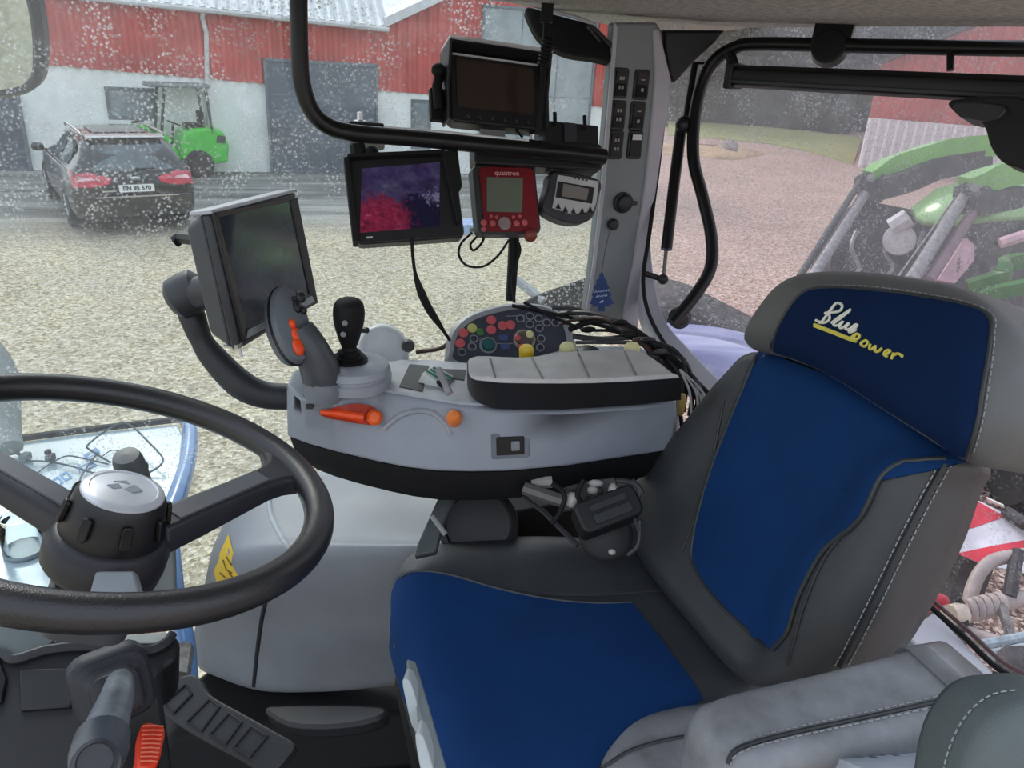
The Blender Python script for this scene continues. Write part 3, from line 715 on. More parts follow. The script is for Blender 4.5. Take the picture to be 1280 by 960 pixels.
# joystick two
m = MB(); m.lathe([(.060, -.028), (.062, -.012), (.0575, -.010), (.0575, -.006), (.060, -.004), (.056, .006), (.044, .011), (.03, .012), (.0001, .012)], axis_frame(PZ(441, 459, 2.532), EZ), 36)
T.part('joystick_base', m, M('base_grey', (150, 154, 162), .45))
m = MB(); b0 = PZ(437, 450, 2.545)
m.lathe([(.028, -.004), (.029, .002), (.022, .004), (.024, .008), (.017, .010), (.018, .015), (.012, .018), (.011, .03), (.0001, .03)], axis_frame(b0, EZ), 20)
T.part('joystick_boot', m, black_soft)
m = MB(); jf = axis_frame(b0+EZ*.02, unit(EZ+.02*EB))
m.loft([[jf(rx*math.cos(a)+ox, ry*math.sin(a)*.9, h) for a in np.arange(16)*2*PI/16] for h, rx, ry, ox in ((0, .014, .014, 0), (.015, .019, .018, 0), (.03, .027, .023, 0), (.045, .031, .027, 0), (.060, .031, .028, 0), (.074, .028, .026, 0), (.082, .016, .016, 0))])
jh = T.part('joystick_head', m, black_soft, 'black joystick head', sub=1)
jb = m.bvh()
for x, y in ((431, 404), (429, 418)):
    p = hit(jb, x, y); p = P(x, y, 1.2) if p is None else p
    m = MB(); m.lathe([(.0045, -.002), (.0045, .002), (.0025, .003), (.0001, .003)], axis_frame(p, EYE-p), 12); T.part('joystick_button', m, M('jb', (120, 122, 124), .4), up=jh)
m = MB(); m.tube([P(444, 412, 1.27), P(459, 413, 1.25)], .005, 8); T.part('side_button', m, black, up=jh)
# pale dome behind
m = MB(); df = Fr(P(476, 432, 1.40), _r, -_f*.4+np.array([0, -.3, 0]), EZ)
df = axis_frame(P(478, 440, 1.40), unit(EYE-P(478, 440, 1.40)), EZ)
arc = [(.050*math.cos(a), .055*math.sin(a)) for a in np.linspace(-.1, PI+.1, 20)]
m.prism(arc+[(-.05, -.03), (.05, -.03)], df, -.03, 0, top=[(a*.9, b*.9-.002) for a, b in arc+[(-.05, -.03), (.05, -.03)]])
T.part('side_dome', m, M('dome_pale', (208, 212, 216), .4), 'pale half round dome', bevel=.008, seg=3)
m = MB(); m.lathe([(.010, -.01), (.012, .006), (.008, .014), (.0001, .015)], axis_frame(P(510, 432, 1.37), EYE-P(510, 432, 1.37))); T.part('dome_knob', m, black)
# orange lever in its recess on the front face
bv = T.q[body][1].bvh()
def patch(bv, outline, off=.001, thick=.0, rings=5, inward=None):
    """a thin panel lying on a surface: outline in photograph pixels projected onto the surface itself"""
    c = np.mean(np.array(outline, float), 0); grid = []; last = None
    vs = []; fs = []; n = len(outline)
    for s in np.linspace(1, .0, rings+1)[:-1]:
        for p in outline:
            p = np.array(p, float); x, y = c+(p-c)*s
            h = hit(bv, x, y, off); k = 0
            while h is None and k < 20: k += 1; x, y = c+(np.array([x, y])-c)*.985; h = hit(bv, x, y, off)
            vs.append(h if h is not None else P(x, y, 1))
    h = hit(bv, c[0], c[1], off); vs.append(h if h is not None else sum(vs[-n:])/n)
    R = rings
    for k in range(R-1):
        for i in range(n): fs.append((k*n+i, k*n+(i+1) % n, (k+1)*n+(i+1) % n, (k+1)*n+i))
    for i in range(n): fs.append(((R-1)*n+i, (R-1)*n+(i+1) % n, R*n))
    mb = MB(); mb.add(vs, fs); return mb
m = patch(bv, spline([(400, 516), (420, 508), (445, 504), (466, 508), (478, 520), (474, 530), (455, 530), (425, 525)], 3, True), .003)
T.part('lever_recess', m, M('recess_red', (168, 50, 26), .5))
m = MB(); hp = lambda x, y, o: (hit(bv, x, y, o) if hit(bv, x, y, o) is not None else P(x, y, 1.2))
m.tube([hp(402, 513, .004), hp(425, 516, .008), hp(452, 520, .010)], [.004, .0065, .007], 8)
lv = T.part('throttle_lever', m, orange, 'orange throttle lever')
m = MB(); m.lathe([(.008, -.01), (.0125, 0), (.0125, .008), (.008, .013), (.0001, .014)], axis_frame(hp(467, 521, .006), EYE-P(467, 521, 1.2)+.1*EZ), 16); T.part('lever_knob', m, M('orange_knob', (250, 96, 30), .4), up=lv)
m = MB(); m.lathe([(.012, -.012), (.0125, 0), (.011, .010), (.007, .015), (.0001, .016)], axis_frame(hp(569, 522, .006), EYE-P(569, 522, 1.2)+.5*EZ), 16); T.part('rotary_knob', m, M('orange_soft', (236, 130, 60), .4), 'orange knob on the front edge')
m = MB(); pp = [hit(bv, x, y, .0015) for x, y in spline([(480, 536), (500, 520), (520, 514), (540, 516), (556, 528), (564, 543)], 4)]; m.tube([p for p in pp if p is not None], .0045, 8)
T.part('moulded_rib', m, M('rib_grey', (150, 154, 162), .35))
m = MB(); m.box(axis_frame(hp(387, 508, 0), EZ), -.022, .006, -.004, .006, -.002, .004); T.part('lever_catch', m, dark)
# socket switch
pr_ = [hit(bv, x, y, .0) for x, y in ((620, 546), (655, 544), (621, 569))]
if all(p is not None for p in pr_):
    a, b, c = pr_; x_ = unit(b-a); y_ = unit((c-a)-((c-a)@x_)*x_); n__ = np.cross(x_, y_); n__ = n__ if n__@(EYE-a) > 0 else -n__
    sf = Fr(a, x_, y_, n__); W_, H_ = float(np.linalg.norm(b-a)), float((c-a)@y_)
    m = MB(); m.prism(rrect(-.008, W_+.008, -.006, H_+.006, .004), sf, -.004, .002); T.part('switch_surround', m, M('surround_grey', (104, 108, 116), .5), bevel=.001)
    m = MB(); m.prism(rrect(0, W_, 0, H_, .002), sf, 0, .0035); sw = T.part('toggle_switch', m, black_paint, bevel=.001)
    m = MB(); m.prism(rrect(W_*.52, W_*.82, H_*.25, H_*.75, .002), sf, .003, .006); T.part('toggle', m, M('toggle_grey', (120, 124, 130), .4), up=sw)
T.done()

# green and white packet in the tray
T = Thing('cigarette_packet', 'crumpled green and white striped packet in the console tray', 'packet')
q = quad((528, 466), (545, 458), (531, 494), 1.24, 1.27, 1.20)
m = MB(); m.prism([(0, 0), (q.w, -.004), (q.w+.014, q.h-.006), (.010, q.h)], q, -.025, 0)
T.part('packet_body', m, M('packet_white', (220, 226, 224), .4), bevel=.002)
m = MB(); w_, h_ = q.w, q.h
for k in (.22, .48, .74):
    m.prism([(w_*k, 0), (w_*(k+.12), 0), (w_*(k+.12)+.012, h_-.004), (w_*k+.012, h_-.003)], q, 0, .001)
T.part('green_stripe', m, M('packet_green', (30, 130, 106), .4))
m = MB(); m.tube([q(.006, h_*.9, .002), q(.016, h_*.86, .006)], .008, 10); T.part('packet_end', m, black)
T.done()
m = MB(); m.tube([P(548, 462, 1.22), P(556, 478, 1.2), P(562, 492, 1.19)], .006, 8)
one('marker_pen', m, M('pen_grey', (150, 148, 152), .35), 'grey pen lying beside the green striped packet', 'pen')

# air freshener
T = Thing('air_freshener', 'blue tree-shaped air freshener hanging on the grey pillar', 'air freshener')
q = quad((735, 340), (766, 340), (735, 392), 1.50, 1.50, 1.50)
half = [(0, 0), (3.4, 6), (2.6, 7), (7.5, 13), (5.8, 14), (10, 21), (8, 22), (12.5, 30), (10, 31), (15.5, 41), (11, 41), (12, 44), (4, 44), (4, 50)]
ptsx = [(752+a, 339+b) for a, b in half]+[(752-a, 339+b) for a, b in half[::-1]][:-1]
m = MB(); m.prism([q.px(*s) for s in ptsx], q, -.003, 0)
T.part('card_tree', m, M('tree_blue', (34, 58, 112), .6))
m = MB()
for k, (y, w) in enumerate(((365, 9), (371, 7), (378, 2))):
    pts_ = [q(*q.px(752-w+i*2*w/10, y+(-1) ** i*1.0-(i*.2), 0), .0012) for i in range(11)]; m.tube(pts_, .0011, 5)
T.part('white_script', m, M('script_white', (190, 200, 225), .6))
m = MB(); m.tube([P(752, 341, 1.50), P(756, 315, 1.50), P(763, 285, 1.49)], .0008, 5); T.part('string', m, dark)
T.done()

# the wire bundle behind the console
wm = [black_soft, black, black_soft, M('wire_grey', (66, 66, 70), .5), M('wire_brown', (78, 56, 50), .5)]
runs = [[(640, 382), (690, 392), (740, 404), (790, 420), (830, 450), (862, 492)], [(700, 392), (740, 392), (780, 408), (810, 425), (850, 445), (866, 480), (862, 520)],
        [(655, 378), (700, 400), (735, 412), (770, 415), (815, 436)], [(716, 420), (750, 424), (800, 422), (826, 440), (850, 470), (852, 500)],
        [(700, 405), (730, 398), (760, 400), (800, 425), (828, 455), (845, 462)], [(820, 436), (845, 452), (862, 478), (872, 500), (868, 515)],
        [(690, 385), (720, 386), (752, 398), (785, 418), (842, 436), (858, 470), (855, 515)], [(712, 412), (740, 402), (775, 403), (806, 421), (836, 447)],
        [(720, 428), (760, 428), (800, 430), (815, 446), (840, 462), (866, 470), (878, 492)], [(560, 430), (548, 436), (520, 440)]]
for i, r_ in enumerate(runs):
    m = MB(); m.tube([P(x, y, 1.45-.10*max(0, (x-700)/170)+.012*math.sin(i*2.1+k)) for k, (x, y) in enumerate(r_)], [.0035, .0045, .003, .0055][i % 4], 7, smooth=6)
    if i != 9: m.ball(axis_frame(P(r_[len(r_)//2][0], r_[len(r_)//2][1], 1.43-.10*max(0, (r_[len(r_)//2][0]-700)/170)), EB), .006, .006, .016, 10, 6)
    one('cable', m, wm[i % 5], 'dark cable in the tangled bundle behind the armrest console' if i != 9 else 'thin cable running left from the oval button panel', 'cable', 'bundled cables behind the console' if i != 9 else None)
T = Thing('cable_plug', 'tan cable plug hanging below the tangled wires by the seat', 'plug')
m = MB(); m.lathe([(.004, -.02), (.0075, -.016), (.008, .012), (.005, .02), (.0001, .021)], axis_frame(P(851, 506, 1.32), EZ), 12); T.part('plug_body', m, M('plug_tan', (196, 166, 96), .45))
m = MB(); m.tube([P(851, 490, 1.32), P(856, 465, 1.34), P(848, 452, 1.35)], .0035, 6, smooth=4)
T.part('plug_lead', m, black_soft)
m = MB(); m.tube([P(851, 520, 1.32), P(853, 540, 1.32)], .0035, 6); T.part('plug_lead', m, black_soft)
T.done()
m = MB()
for x in (862, 870, 878): m.tube([P(850, 462, 1.33), P(x, 490, 1.30), P(x+2, 520, 1.28)], .002, 6, smooth=4)
one('zip_tie_leads', m, lgrey, 'pale thin leads fanned out beside the tan plug', 'cable')
# ================================================================ SEAT
def pad(fr, outline, R, Hf, back, extra=None, rings=12, sm=4, drop=1.0):
    """upholstered pad: closed outline (pixels measured on the plane fr), rounded front of height Hf, flat back"""
    O = np.array([fr.px(*s) for s in spline(outline, sm, True)]); n = len(O); c = O.mean(0)
    def dist(p):
        a = O; b = np.roll(O, -1, 0); ab = b-a; t = np.clip(((p-a)*ab).sum(1)/(ab*ab).sum(1), 0, 1); q = a+ab*t[:, None]
        return np.sqrt(((p-q)**2).sum(1)).min()
    def h(p):
        d = min(dist(p)/R, 1); e = math.sqrt(max(0, 1-(1-d)**2))
        return e*(Hf+(extra(*p) if extra else 0))
    m = MB(); S = 1-np.linspace(0, 1, rings+1)**1.6; S = S[:-1]; vs = []; fs = []
    S = [1, .992, .975, .95, .915, .87, .81, .74, .65, .55, .44, .32, .18]
    for s in S:
        for p in O: q = c+(p-c)*s; vs.append(fr(q[0], q[1], h(q)))
    vs.append(fr(c[0], c[1], h(c))); R_ = len(S)
    for k in range(R_-1):
        for i in range(n): fs.append((k*n+i, k*n+(i+1) % n, (k+1)*n+(i+1) % n, (k+1)*n+i))
    for i in range(n): fs.append(((R_-1)*n+i, (R_-1)*n+(i+1) % n, R_*n))
    k0 = len(vs)
    for s, w in ((1, -back*.55), (.975, -back*.85), (.91, -back)):
        for p in O: q = c+(p-c)*s; vs.append(fr(q[0], q[1], w))
    for i in range(n): fs.append((i, k0+i, k0+(i+1) % n, (i+1) % n))
    for k in range(2):
        for i in range(n): fs.append((k0+k*n+i, k0+(k+1)*n+i, k0+(k+1)*n+(i+1) % n, k0+k*n+(i+1) % n))
    fs.append(tuple(range(k0+2*n, k0+3*n)))
    m.add(vs, fs); return m
def seam(bv, pts, r=.0016, off=.0008, n=8, sm=6):
    m = MB(); pp = [hit(bv, x, y, off) for x, y in spline(pts, sm)]; run = []
    for p in pp+[None]:
        if p is not None and (not run or np.linalg.norm(p-run[-1]) < .05): run.append(p)
        else:
            if len(run) > 2: m.tube(run, r, n)
            run = [p] if p is not None else []
    return m
def stitches(bv, pts, r=.0009, step=.007, off=.0012):
    m = MB(); pp = [p for p in (hit(bv, x, y, off) for x, y in spline(pts, 24)) if p is not None]; acc = 0; st = None
    for a, b in zip(pp, pp[1:]):
        L = np.linalg.norm(b-a)
        if L > .03 or L < 1e-7: st = None; continue
        if st is None: st = a; acc = 0
        acc += L
        if acc > step*.6 and st is not None: m.tube([st, b], r, 4); st = b+(b-a)/L*step*.4; acc = -step*.4
    return m

piping = M('piping', (50, 53, 55), .4)
thread = M('pale_thread', (150, 152, 152), .6)
T = Thing('driver_seat', 'blue and grey upholstered driver seat with a high backrest', 'seat')
al = math.radians(14); nb = -(math.cos(al)*EB-math.sin(al)*EZ)
# --- cushion
fc = Fr(K(.3, .8, 2.155), EB, EL, EZ)
cu = [(489, 762), (494, 728), (512, 706), (545, 692), (600, 686), (660, 685), (720, 690), (780, 700), (822, 716), (862, 750), (905, 800), (958, 858), (940, 892), (880, 925), (800, 985), (720, 1050), (600, 1060), (556, 1000), (524, 915), (503, 840), (490, 795)]
ex = lambda u, v: .020*math.exp(-((v-.24)/.075)**2)+.012*math.exp(-((u+.17)/.06)**2)-.006
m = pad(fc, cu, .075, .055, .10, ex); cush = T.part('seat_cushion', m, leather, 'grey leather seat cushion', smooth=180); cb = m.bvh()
m = patch(cb, spline([(500, 722), (520, 716), (560, 720), (620, 737), (680, 750), (740, 756), (785, 755), (803, 772), (840, 820), (874, 868), (866, 882), (820, 900), (780, 925), (748, 958), (742, 1000), (610, 1010), (565, 1000), (545, 960), (519, 905), (498, 845), (487, 800), (486, 765)], 4, True), .0035, rings=16)
T.part('seat_centre', m, fabric, 'blue velour centre panel', up=cush, smooth=180)
m = seam(cb, [(502, 722), (520, 715), (560, 719), (620, 736), (680, 749), (740, 755), (790, 754)], .0035, .002); T.part('seam_piping', m, piping, up=cush)
m = seam(cb, [(640, 740), (700, 744), (760, 743), (830, 738)], .003, .001); T.part('seam_piping', m, piping, up=cush)
# near bolster, in front of the armrest
fbk = Fr(K(.42, .58, 2.17), EB, EL, EZ)
m = pad(fbk, [(738, 975), (752, 945), (778, 918), (815, 902), (870, 892), (920, 890), (930, 930), (915, 990), (840, 1030), (750, 1020)], .045, .045, .06)
bo = T.part('cushion_bolster', m, leather_lt, 'pale grey leather side bolster', smooth=180); bb = m.bvh()
m = seam(bb, [(752, 962), (790, 938), (840, 924), (890, 918)], .0025, .001); T.part('seam_piping', m, piping, up=bo)
# --- backrest
fb = Fr(K(.60, .8, 2.2), EL, np.cross(nb, EL), nb)
bkp = [(946, 440), (918, 466), (880, 514), (842, 562), (806, 606), (795, 640), (803, 680), (830, 728), (880, 788), (936, 850), (975, 862), (1020, 852), (1050, 838), (1080, 812), (1100, 782), (1130, 728), (1158, 665), (1178, 605), (1190, 582), (1180, 562), (1140, 530), (1060, 480), (990, 450)]
def exb(u, v):
    x, y = fb_px(u, v); 
    c = 1/(1+math.exp((blue_d(x, y))/10))
    return -.030*c
def fb_px(u, v):
    w = fb(u, v)-EYE; return (640+FOC*(w@_r)/(w@_f), 480-FOC*(w@_u)/(w@_f))
blue_out = [(948, 442), (915, 520), (885, 600), (866, 680), (872, 715), (905, 760), (962, 812), (985, 790), (1000, 745), (1030, 690), (1075, 650), (1100, 600), (1125, 580), (1180, 574), (1205, 575), (1140, 530), (1060, 482), (990, 455)]
_B = np.array(spline(blue_out, 3, True))
def blue_d(x, y):
    p = np.array([x, y]); a = _B; b = np.roll(_B, -1, 0); ab = b-a; t = np.clip(((p-a)*ab).sum(1)/(ab*ab).sum(1), 0, 1); d = np.sqrt(((p-a-ab*t[:, None])**2).sum(1)).min()
    ins = (((a[:, 1] > y) != (b[:, 1] > y)) & (x < (b[:, 0]-a[:, 0])*(y-a[:, 1])/(b[:, 1]-a[:, 1]+1e-9)+a[:, 0])).sum() % 2
    return -d if ins else d
m = pad(fb, bkp, .05, .05, .085, exb); back = T.part('backrest', m, leather, 'grey leather backrest', smooth=180); bb = m.bvh()
m = patch(bb, spline(blue_out, 4, True), .003, rings=16); T.part('back_centre', m, fabric, 'blue velour backrest panel', up=back, smooth=180)
m = seam(bb, [(946, 446), (915, 520), (885, 600), (866, 680), (872, 715), (905, 760), (962, 812)], .003, .002)
T.part('seam_piping', m, piping, up=back)
m = seam(bb, [(1180, 574), (1150, 576), (1125, 580), (1100, 600), (1075, 650), (1030, 690), (1000, 745), (985, 790), (966, 812)], .003, .002); T.part('seam_piping', m, piping, up=back)
m = seam(bb, [(905, 500), (888, 590), (872, 640), (852, 690)], .002, .0006); T.part('seam_piping', m, piping, up=back)
dl = [(1180, 580), (1152, 630), (1122, 690), (1093, 750), (1065, 805), (1050, 832)]
m = seam(bb, dl, .0028, .0012); T.part('seam_piping', m, M('seam_dark', (46, 48, 50), .5), up=back)
for d in (-7, 9): m = stitches(bb, [(x+d, y) for x, y in dl]); T.part('stitching', m, thread, up=back)
m = seam(bb, [(1058, 665), (1030, 700), (1005, 760), (985, 830)], .0022, .0008); T.part('seam_piping', m, piping, up=back)
# --- headrest
fh = Fr(K(.60, .8, 2.2)+nb*.03, EL, np.cross(nb, EL), nb)
hd = [(943, 428), (950, 405), (968, 377), (990, 353), (1018, 342), (1070, 340), (1130, 346), (1195, 358), (1245, 382), (1280, 424), (1297, 480), (1290, 535), (1262, 572), (1235, 584), (1205, 574), (1150, 540), (1100, 508), (1040, 470), (985, 448), (950, 440)]
m = pad(fh, hd, .05, .045, .12); head = T.part('headrest', m, leather_gr if 0 else M('headrest_leather', (98, 99, 98), .45, bump=.5, bs=700, var=.06), 'grey leather headrest with embroidered blue panel', smooth=180); hb = m.bvh()
hp_o = [(966, 436), (972, 415), (988, 385), (1008, 366), (1040, 361), (1090, 364), (1150, 372), (1205, 383), (1232, 396), (1236, 420), (1231, 470), (1221, 530), (1207, 570), (1160, 542), (1105, 508), (1045, 470), (1000, 449)]
m = patch(hb, spline(hp_o, 4, True), .003, rings=14); T.part('headrest_panel', m, fabric_dk, 'navy velour headrest panel', up=head, smooth=180)
m = seam(hb, [(968, 436), (972, 415), (988, 385), (1008, 365), (1040, 360), (1090, 363), (1150, 371), (1205, 382), (1234, 396), (1238, 420), (1232, 470), (1222, 530), (1209, 572)], .0025, .002); T.part('seam_piping', m, piping, up=head)
m = stitches(hb, [(1040, 357), (1090, 359), (1150, 367), (1205, 378), (1240, 394), (1243, 420), (1238, 470), (1228, 530), (1216, 570)], .0008); T.part('stitching', m, thread, up=head)
# embroidery: white script word, yellow underline and word, stitched along a falling line
def embroider(s, cx, cy, w, ang, mt, size, shear, nm, bold=.02, ysc=1.0):
    v, fcs = txt(s, 1.0, shear=shear, bold=bold); v = np.array(v); wd = v[:, 0].max()-v[:, 0].min(); sc = w/wd; a = math.radians(ang)
    vs = []
    for x, y in v:
        X = x*sc; Y = -y*sc*size; px, py = cx+X*math.cos(a)-Y*math.sin(a), cy+X*math.sin(a)+Y*math.cos(a)
        h = hit(hb, px, py, .0045); vs.append(h if h is not None else P(px, py, 1))
    m = MB(); m.add(vs, fcs); T.part(nm, m, mt, up=head, smooth=180)
emw, emy = M('embroidery_white', (232, 230, 214), .6), M('embroidery_yellow', (222, 212, 96), .6)
def strokes(lines, mt, r, nm):
    m = MB()
    for L in lines:
        pp = [hit(hb, 980+x/6.4, 360+y/6.4, .0042) for x, y in spline(L, 6)]; pp = [p for p in pp if p is not None]
        if len(pp) > 1: m.tube(pp, r, 6)
    T.part(nm, m, mt, up=head)
# the script word, drawn stroke by stroke (coordinates of an enlarged crop)
strokes([[(425, 140), (385, 190), (350, 240), (318, 275), (275, 262)],
         [(330, 262), (390, 190), (430, 135), (462, 128), (486, 150), (470, 185), (420, 200), (350, 205), (382, 222), (384, 255), (350, 280), (300, 282)],
         [(400, 285), (450, 245), (520, 200), (552, 178), (530, 200), (470, 250), (420, 290), (430, 305), (460, 300)],
         [(462, 300), (492, 272), (465, 312), (480, 326), (510, 310), (540, 285), (515, 325), (530, 338), (560, 325)],
         [(545, 345), (590, 322), (606, 300), (585, 302), (548, 335), (545, 358), (575, 352), (600, 335)]], emw, .0017, 'embroidered_script')
strokes([[(262, 296), (400, 348), (540, 405), (600, 428)], [(262, 308), (400, 360), (540, 415), (600, 432)]], emy, .0019, 'embroidered_line')
strokes([[(555, 405), (600, 372), (625, 385), (612, 410), (575, 412)], [(592, 380), (560, 425)],
         [(640, 440), (675, 425), (692, 445), (668, 472), (640, 460), (640, 440)],
         [(712, 452), (706, 490), (728, 492), (752, 470), (750, 508), (775, 512), (806, 486)],
         [(832, 538), (868, 515), (860, 502), (838, 508), (822, 535), (848, 555)],
         [(900, 522), (880, 575)], [(890, 548), (930, 530), (965, 545), (960, 556)]], emy, .0017, 'embroidered_word')
# --- frame, levers and shell at the front left
m = MB(); m.slab([[P(508, 822, .86), P(520, 880, .80), P(545, 965, .73), (P(556, 1010, .70))], [P(520, 826, .87), P(536, 880, .81), P(560, 965, .74), P(572, 1010, .71)]], -.05*EZ)
T.part('seat_pan_edge', m, M('pan_grey', (128, 136, 140), .5), 'grey edge of the seat pan', bevel=.003)
for pts_, d in (([(508, 851), (518, 853), (528, 888), (529, 916), (520, 908), (513, 880)], .83), ([(524, 920), (534, 922), (546, 960), (556, 1000), (540, 1000), (530, 960)], .76)):
    q = Fr(P(*pts_[0], d-.03), _r, -_u, -_f); m = MB(); m.prism([q.px(x-5, y) for x, y in spline(pts_, 3, True)], q, -.03, .0)
    T.part('adjust_lever', m, M('lever_pale', (170, 178, 180), .45), 'pale grey adjusting lever', bevel=.004)
m = MB(); rb_ = [fc(u, v, -.10) for u, v in rrect(-.16, .26, -.30, .2, .05)]; m.loft([[fc(u, v, -.40) for u, v in rrect(-.14, .24, -.26, .16, .05)], [fc(u, v, -.25) for u, v in rrect(-.08, .18, -.2, .12, .05)], rb_])
T.part('seat_base', m, black_soft, 'black suspension base')

# --- left armrest
A0, A1 = PZ(938, 908, 2.43), PZ(1166, 855, 2.43)
ax = unit(A1-A0); sd = unit(np.cross(EZ, ax)); L_ = float(np.linalg.norm(A1-A0))
rings = []
for s, wd, ht, dz in ((-.052, .020, .022, -.010), (-.046, .034, .032, -.004), (-.03, .042, .038, 0), (0, .045, .040, 0), (.05, .046, .041, 0), (.12, .047, .042, -.001), (.2, .049, .043, .000), (.27, .052, .043, .004), (L_, .053, .042, .006), (L_+.012, .050, .038, .006)):
    c = A0+ax*s+EZ*(dz-.036); rings.append([c+sd*u+EZ*v for u, v in rrect(-wd, wd, -ht, ht, min(wd, ht)*.45, 4)])
m = MB(); m.loft(rings); am = T.part('armrest', m, leather_lt, 'grey leather armrest with sky sheen in its colour', smooth=180, bevel=0); ab = m.bvh()
for d, r, mt in ((0, .0024, M('seam_dark', (46, 48, 50), .5)),):
    m = seam(ab, [(910, 955), (918, 940), (940, 930), (985, 918), (1050, 904), (1120, 889), (1195, 872)], r, .0008); T.part('seam_piping', m, mt, up=am)
for d in (-6, 6):
    m = stitches(ab, [(912, 952+d), (922, 938+d), (945, 928+d), (985, 918+d), (1050, 904+d), (1120, 889+d), (1195, 872+d)]); T.part('stitching', m, thread, up=am)
T.done()

# --- green-grey edge of a second seat at the lower right corner
T = Thing('folding_seat', 'green grey padded seat edge cropped at the bottom right corner', 'seat')
qf = Fr(P(1220, 900, .50), _r, -_u, -_f)
m = pad(qf, [(1186, 1010), (1196, 955), (1210, 922), (1230, 894), (1254, 878), (1284, 872), (1340, 874), (1400, 920), (1400, 1070), (1270, 1080), (1186, 1060)], .03, .02, .05)
s_ = T.part('seat_pad', m, leather_gr, smooth=180); sb = m.bvh()
bs_ = P(1300, 1000, .55); m = MB(); m.box(WF(bs_[0], bs_[1], 0), -.03, .06, -.02, .02, 1.66, bs_[2]); T.part('seat_stand', m, black_soft)
T.part('stitching', stitches(sb, [(1178, 985), (1186, 945), (1200, 910), (1220, 884), (1244, 869), (1276, 864)], .0006, .005), thread, up=s_)
T.done()
T = Thing('document_sheet', 'pale printed sheet wedged under the leather armrest', 'sheet')
q = quad((1040, 945), (1150, 935), (1040, 990), .72, .76, .62)
m = MB(); m.box(q, 0, q.w, 0, q.h, -.012, 0); T.part('sheet', m, M('sheet_pale', (176, 184, 192), .5))
m = MB(); 
for k in range(5): m.box(q, .02+k*.014, .026+k*.014, .006, .012+.004*(k % 2), 0, .0006)
T.part('printed_mark', m, M('print_grey', (110, 116, 130), .6)); T.done()

# ================================================================ RIGHT SIDE COVER
T = Thing('side_cover', 'large rounded grey moulded cover under the console with a yellow sticker', 'cover')
rows = [[(326, 603, 1.66), (360, 600, 1.66), (420, 602, 1.65), (480, 604, 1.63), (545, 606, 1.60), (620, 608, 1.56)],
        [(300, 622, 1.60), (345, 622, 1.60), (410, 624, 1.58), (480, 626, 1.56), (545, 628, 1.54), (620, 630, 1.50)],
        [(275, 675, 1.54), (340, 668, 1.50), (410, 668, 1.48), (480, 672, 1.47), (545, 672, 1.46), (620, 672, 1.44)],
        [(262, 706, 1.53), (335, 686, 1.455), (410, 684, 1.435), (480, 684, 1.43), (545, 683, 1.42), (620, 683, 1.40)],
        [(252, 752, 1.55), (330, 725, 1.465), (410, 715, 1.445), (480, 715, 1.44), (545, 715, 1.43), (620, 715, 1.41)],
        [(242, 800, 1.60), (322, 800, 1.535), (410, 800, 1.515), (480, 800, 1.51), (545, 800, 1.50), (620, 800, 1.48)],
        [(250, 836, 1.64), (320, 856, 1.585), (410, 858, 1.57), (480, 852, 1.56), (545, 845, 1.54), (620, 845, 1.52)],
        [(285, 848, 1.68), (330, 864, 1.62), (410, 864, 1.60), (480, 858, 1.59), (545, 850, 1.58), (620, 850, 1.56)]]
G = [[P(*p) for p in r_] for r_ in rows]
G = [spline(r_, 5) for r_ in G]; Gt = list(map(list, zip(*G))); Gt = [spline(c_, 5) for c_ in Gt]; G = list(map(list, zip(*Gt)))
m = MB(); m.slab(G, EL*.06-EZ*.01); cv = T.part('cover_shell', m, M('cover_grey', (136, 140, 146), .45, var=.04, bump=.35, bs=900), smooth=60); vb = m.bvh()
m = seam(vb, [(362, 690), (345, 712), (330, 760), (322, 810), (317, 858)], .005, -.002, 8); T.part('panel_gap', m, M('gap_dark', (40, 42, 46), .6))
m = seam(vb, [(336, 606), (338, 640), (350, 668), (366, 690), (384, 700)], .006, -.001, 8); T.part('raised_rib', m, M('rib_pale', (160, 166, 170), .45))
m = seam(vb, [(262, 852), (330, 867), (430, 866), (500, 856)], .003, .0, 6); T.part('lower_seam', m, M('gap_dark', (40, 42, 46), .6))
m = patch(vb, [(286, 668), (292, 690), (299, 722), (286, 729), (272, 730), (268, 715), (276, 690)], .0015, rings=4); st_ = T.part('warning_sticker', m, M('sticker_yellow', (226, 190, 62), .5, var=.05), 'yellow sticker')
m = MB()
for L in ([(280, 700), (284, 712), (291, 716)], [(276, 716), (283, 722)], [(284, 696), (290, 706)], [(287, 716), (293, 722)]):
    pp = [hit(vb, x, y, .002) for x, y in L]; pp = [p for p in pp if p is not None]
    if len(pp) > 1: m.tube(pp, .0018, 5)
T.part('sticker_symbol', m, M('sticker_ink', (120, 92, 30), .6), up=st_)
T.done()

# black sill and plinth under it
m = MB(); m.prism([(-.30, 1.20), (.95, 1.02), (.95, 1.45), (-.1, 1.50), (-.28, 1.36)], CAB(0, 0, 1.65), 0, .10, top=[(-.26, 1.24), (.95, 1.08), (.95, 1.45), (-.1, 1.50), (-.24, 1.36)])
one('floor_plinth', m, black_soft, 'black plinth below the rounded grey side cover', 'plinth', bevel=.015, seg=3)

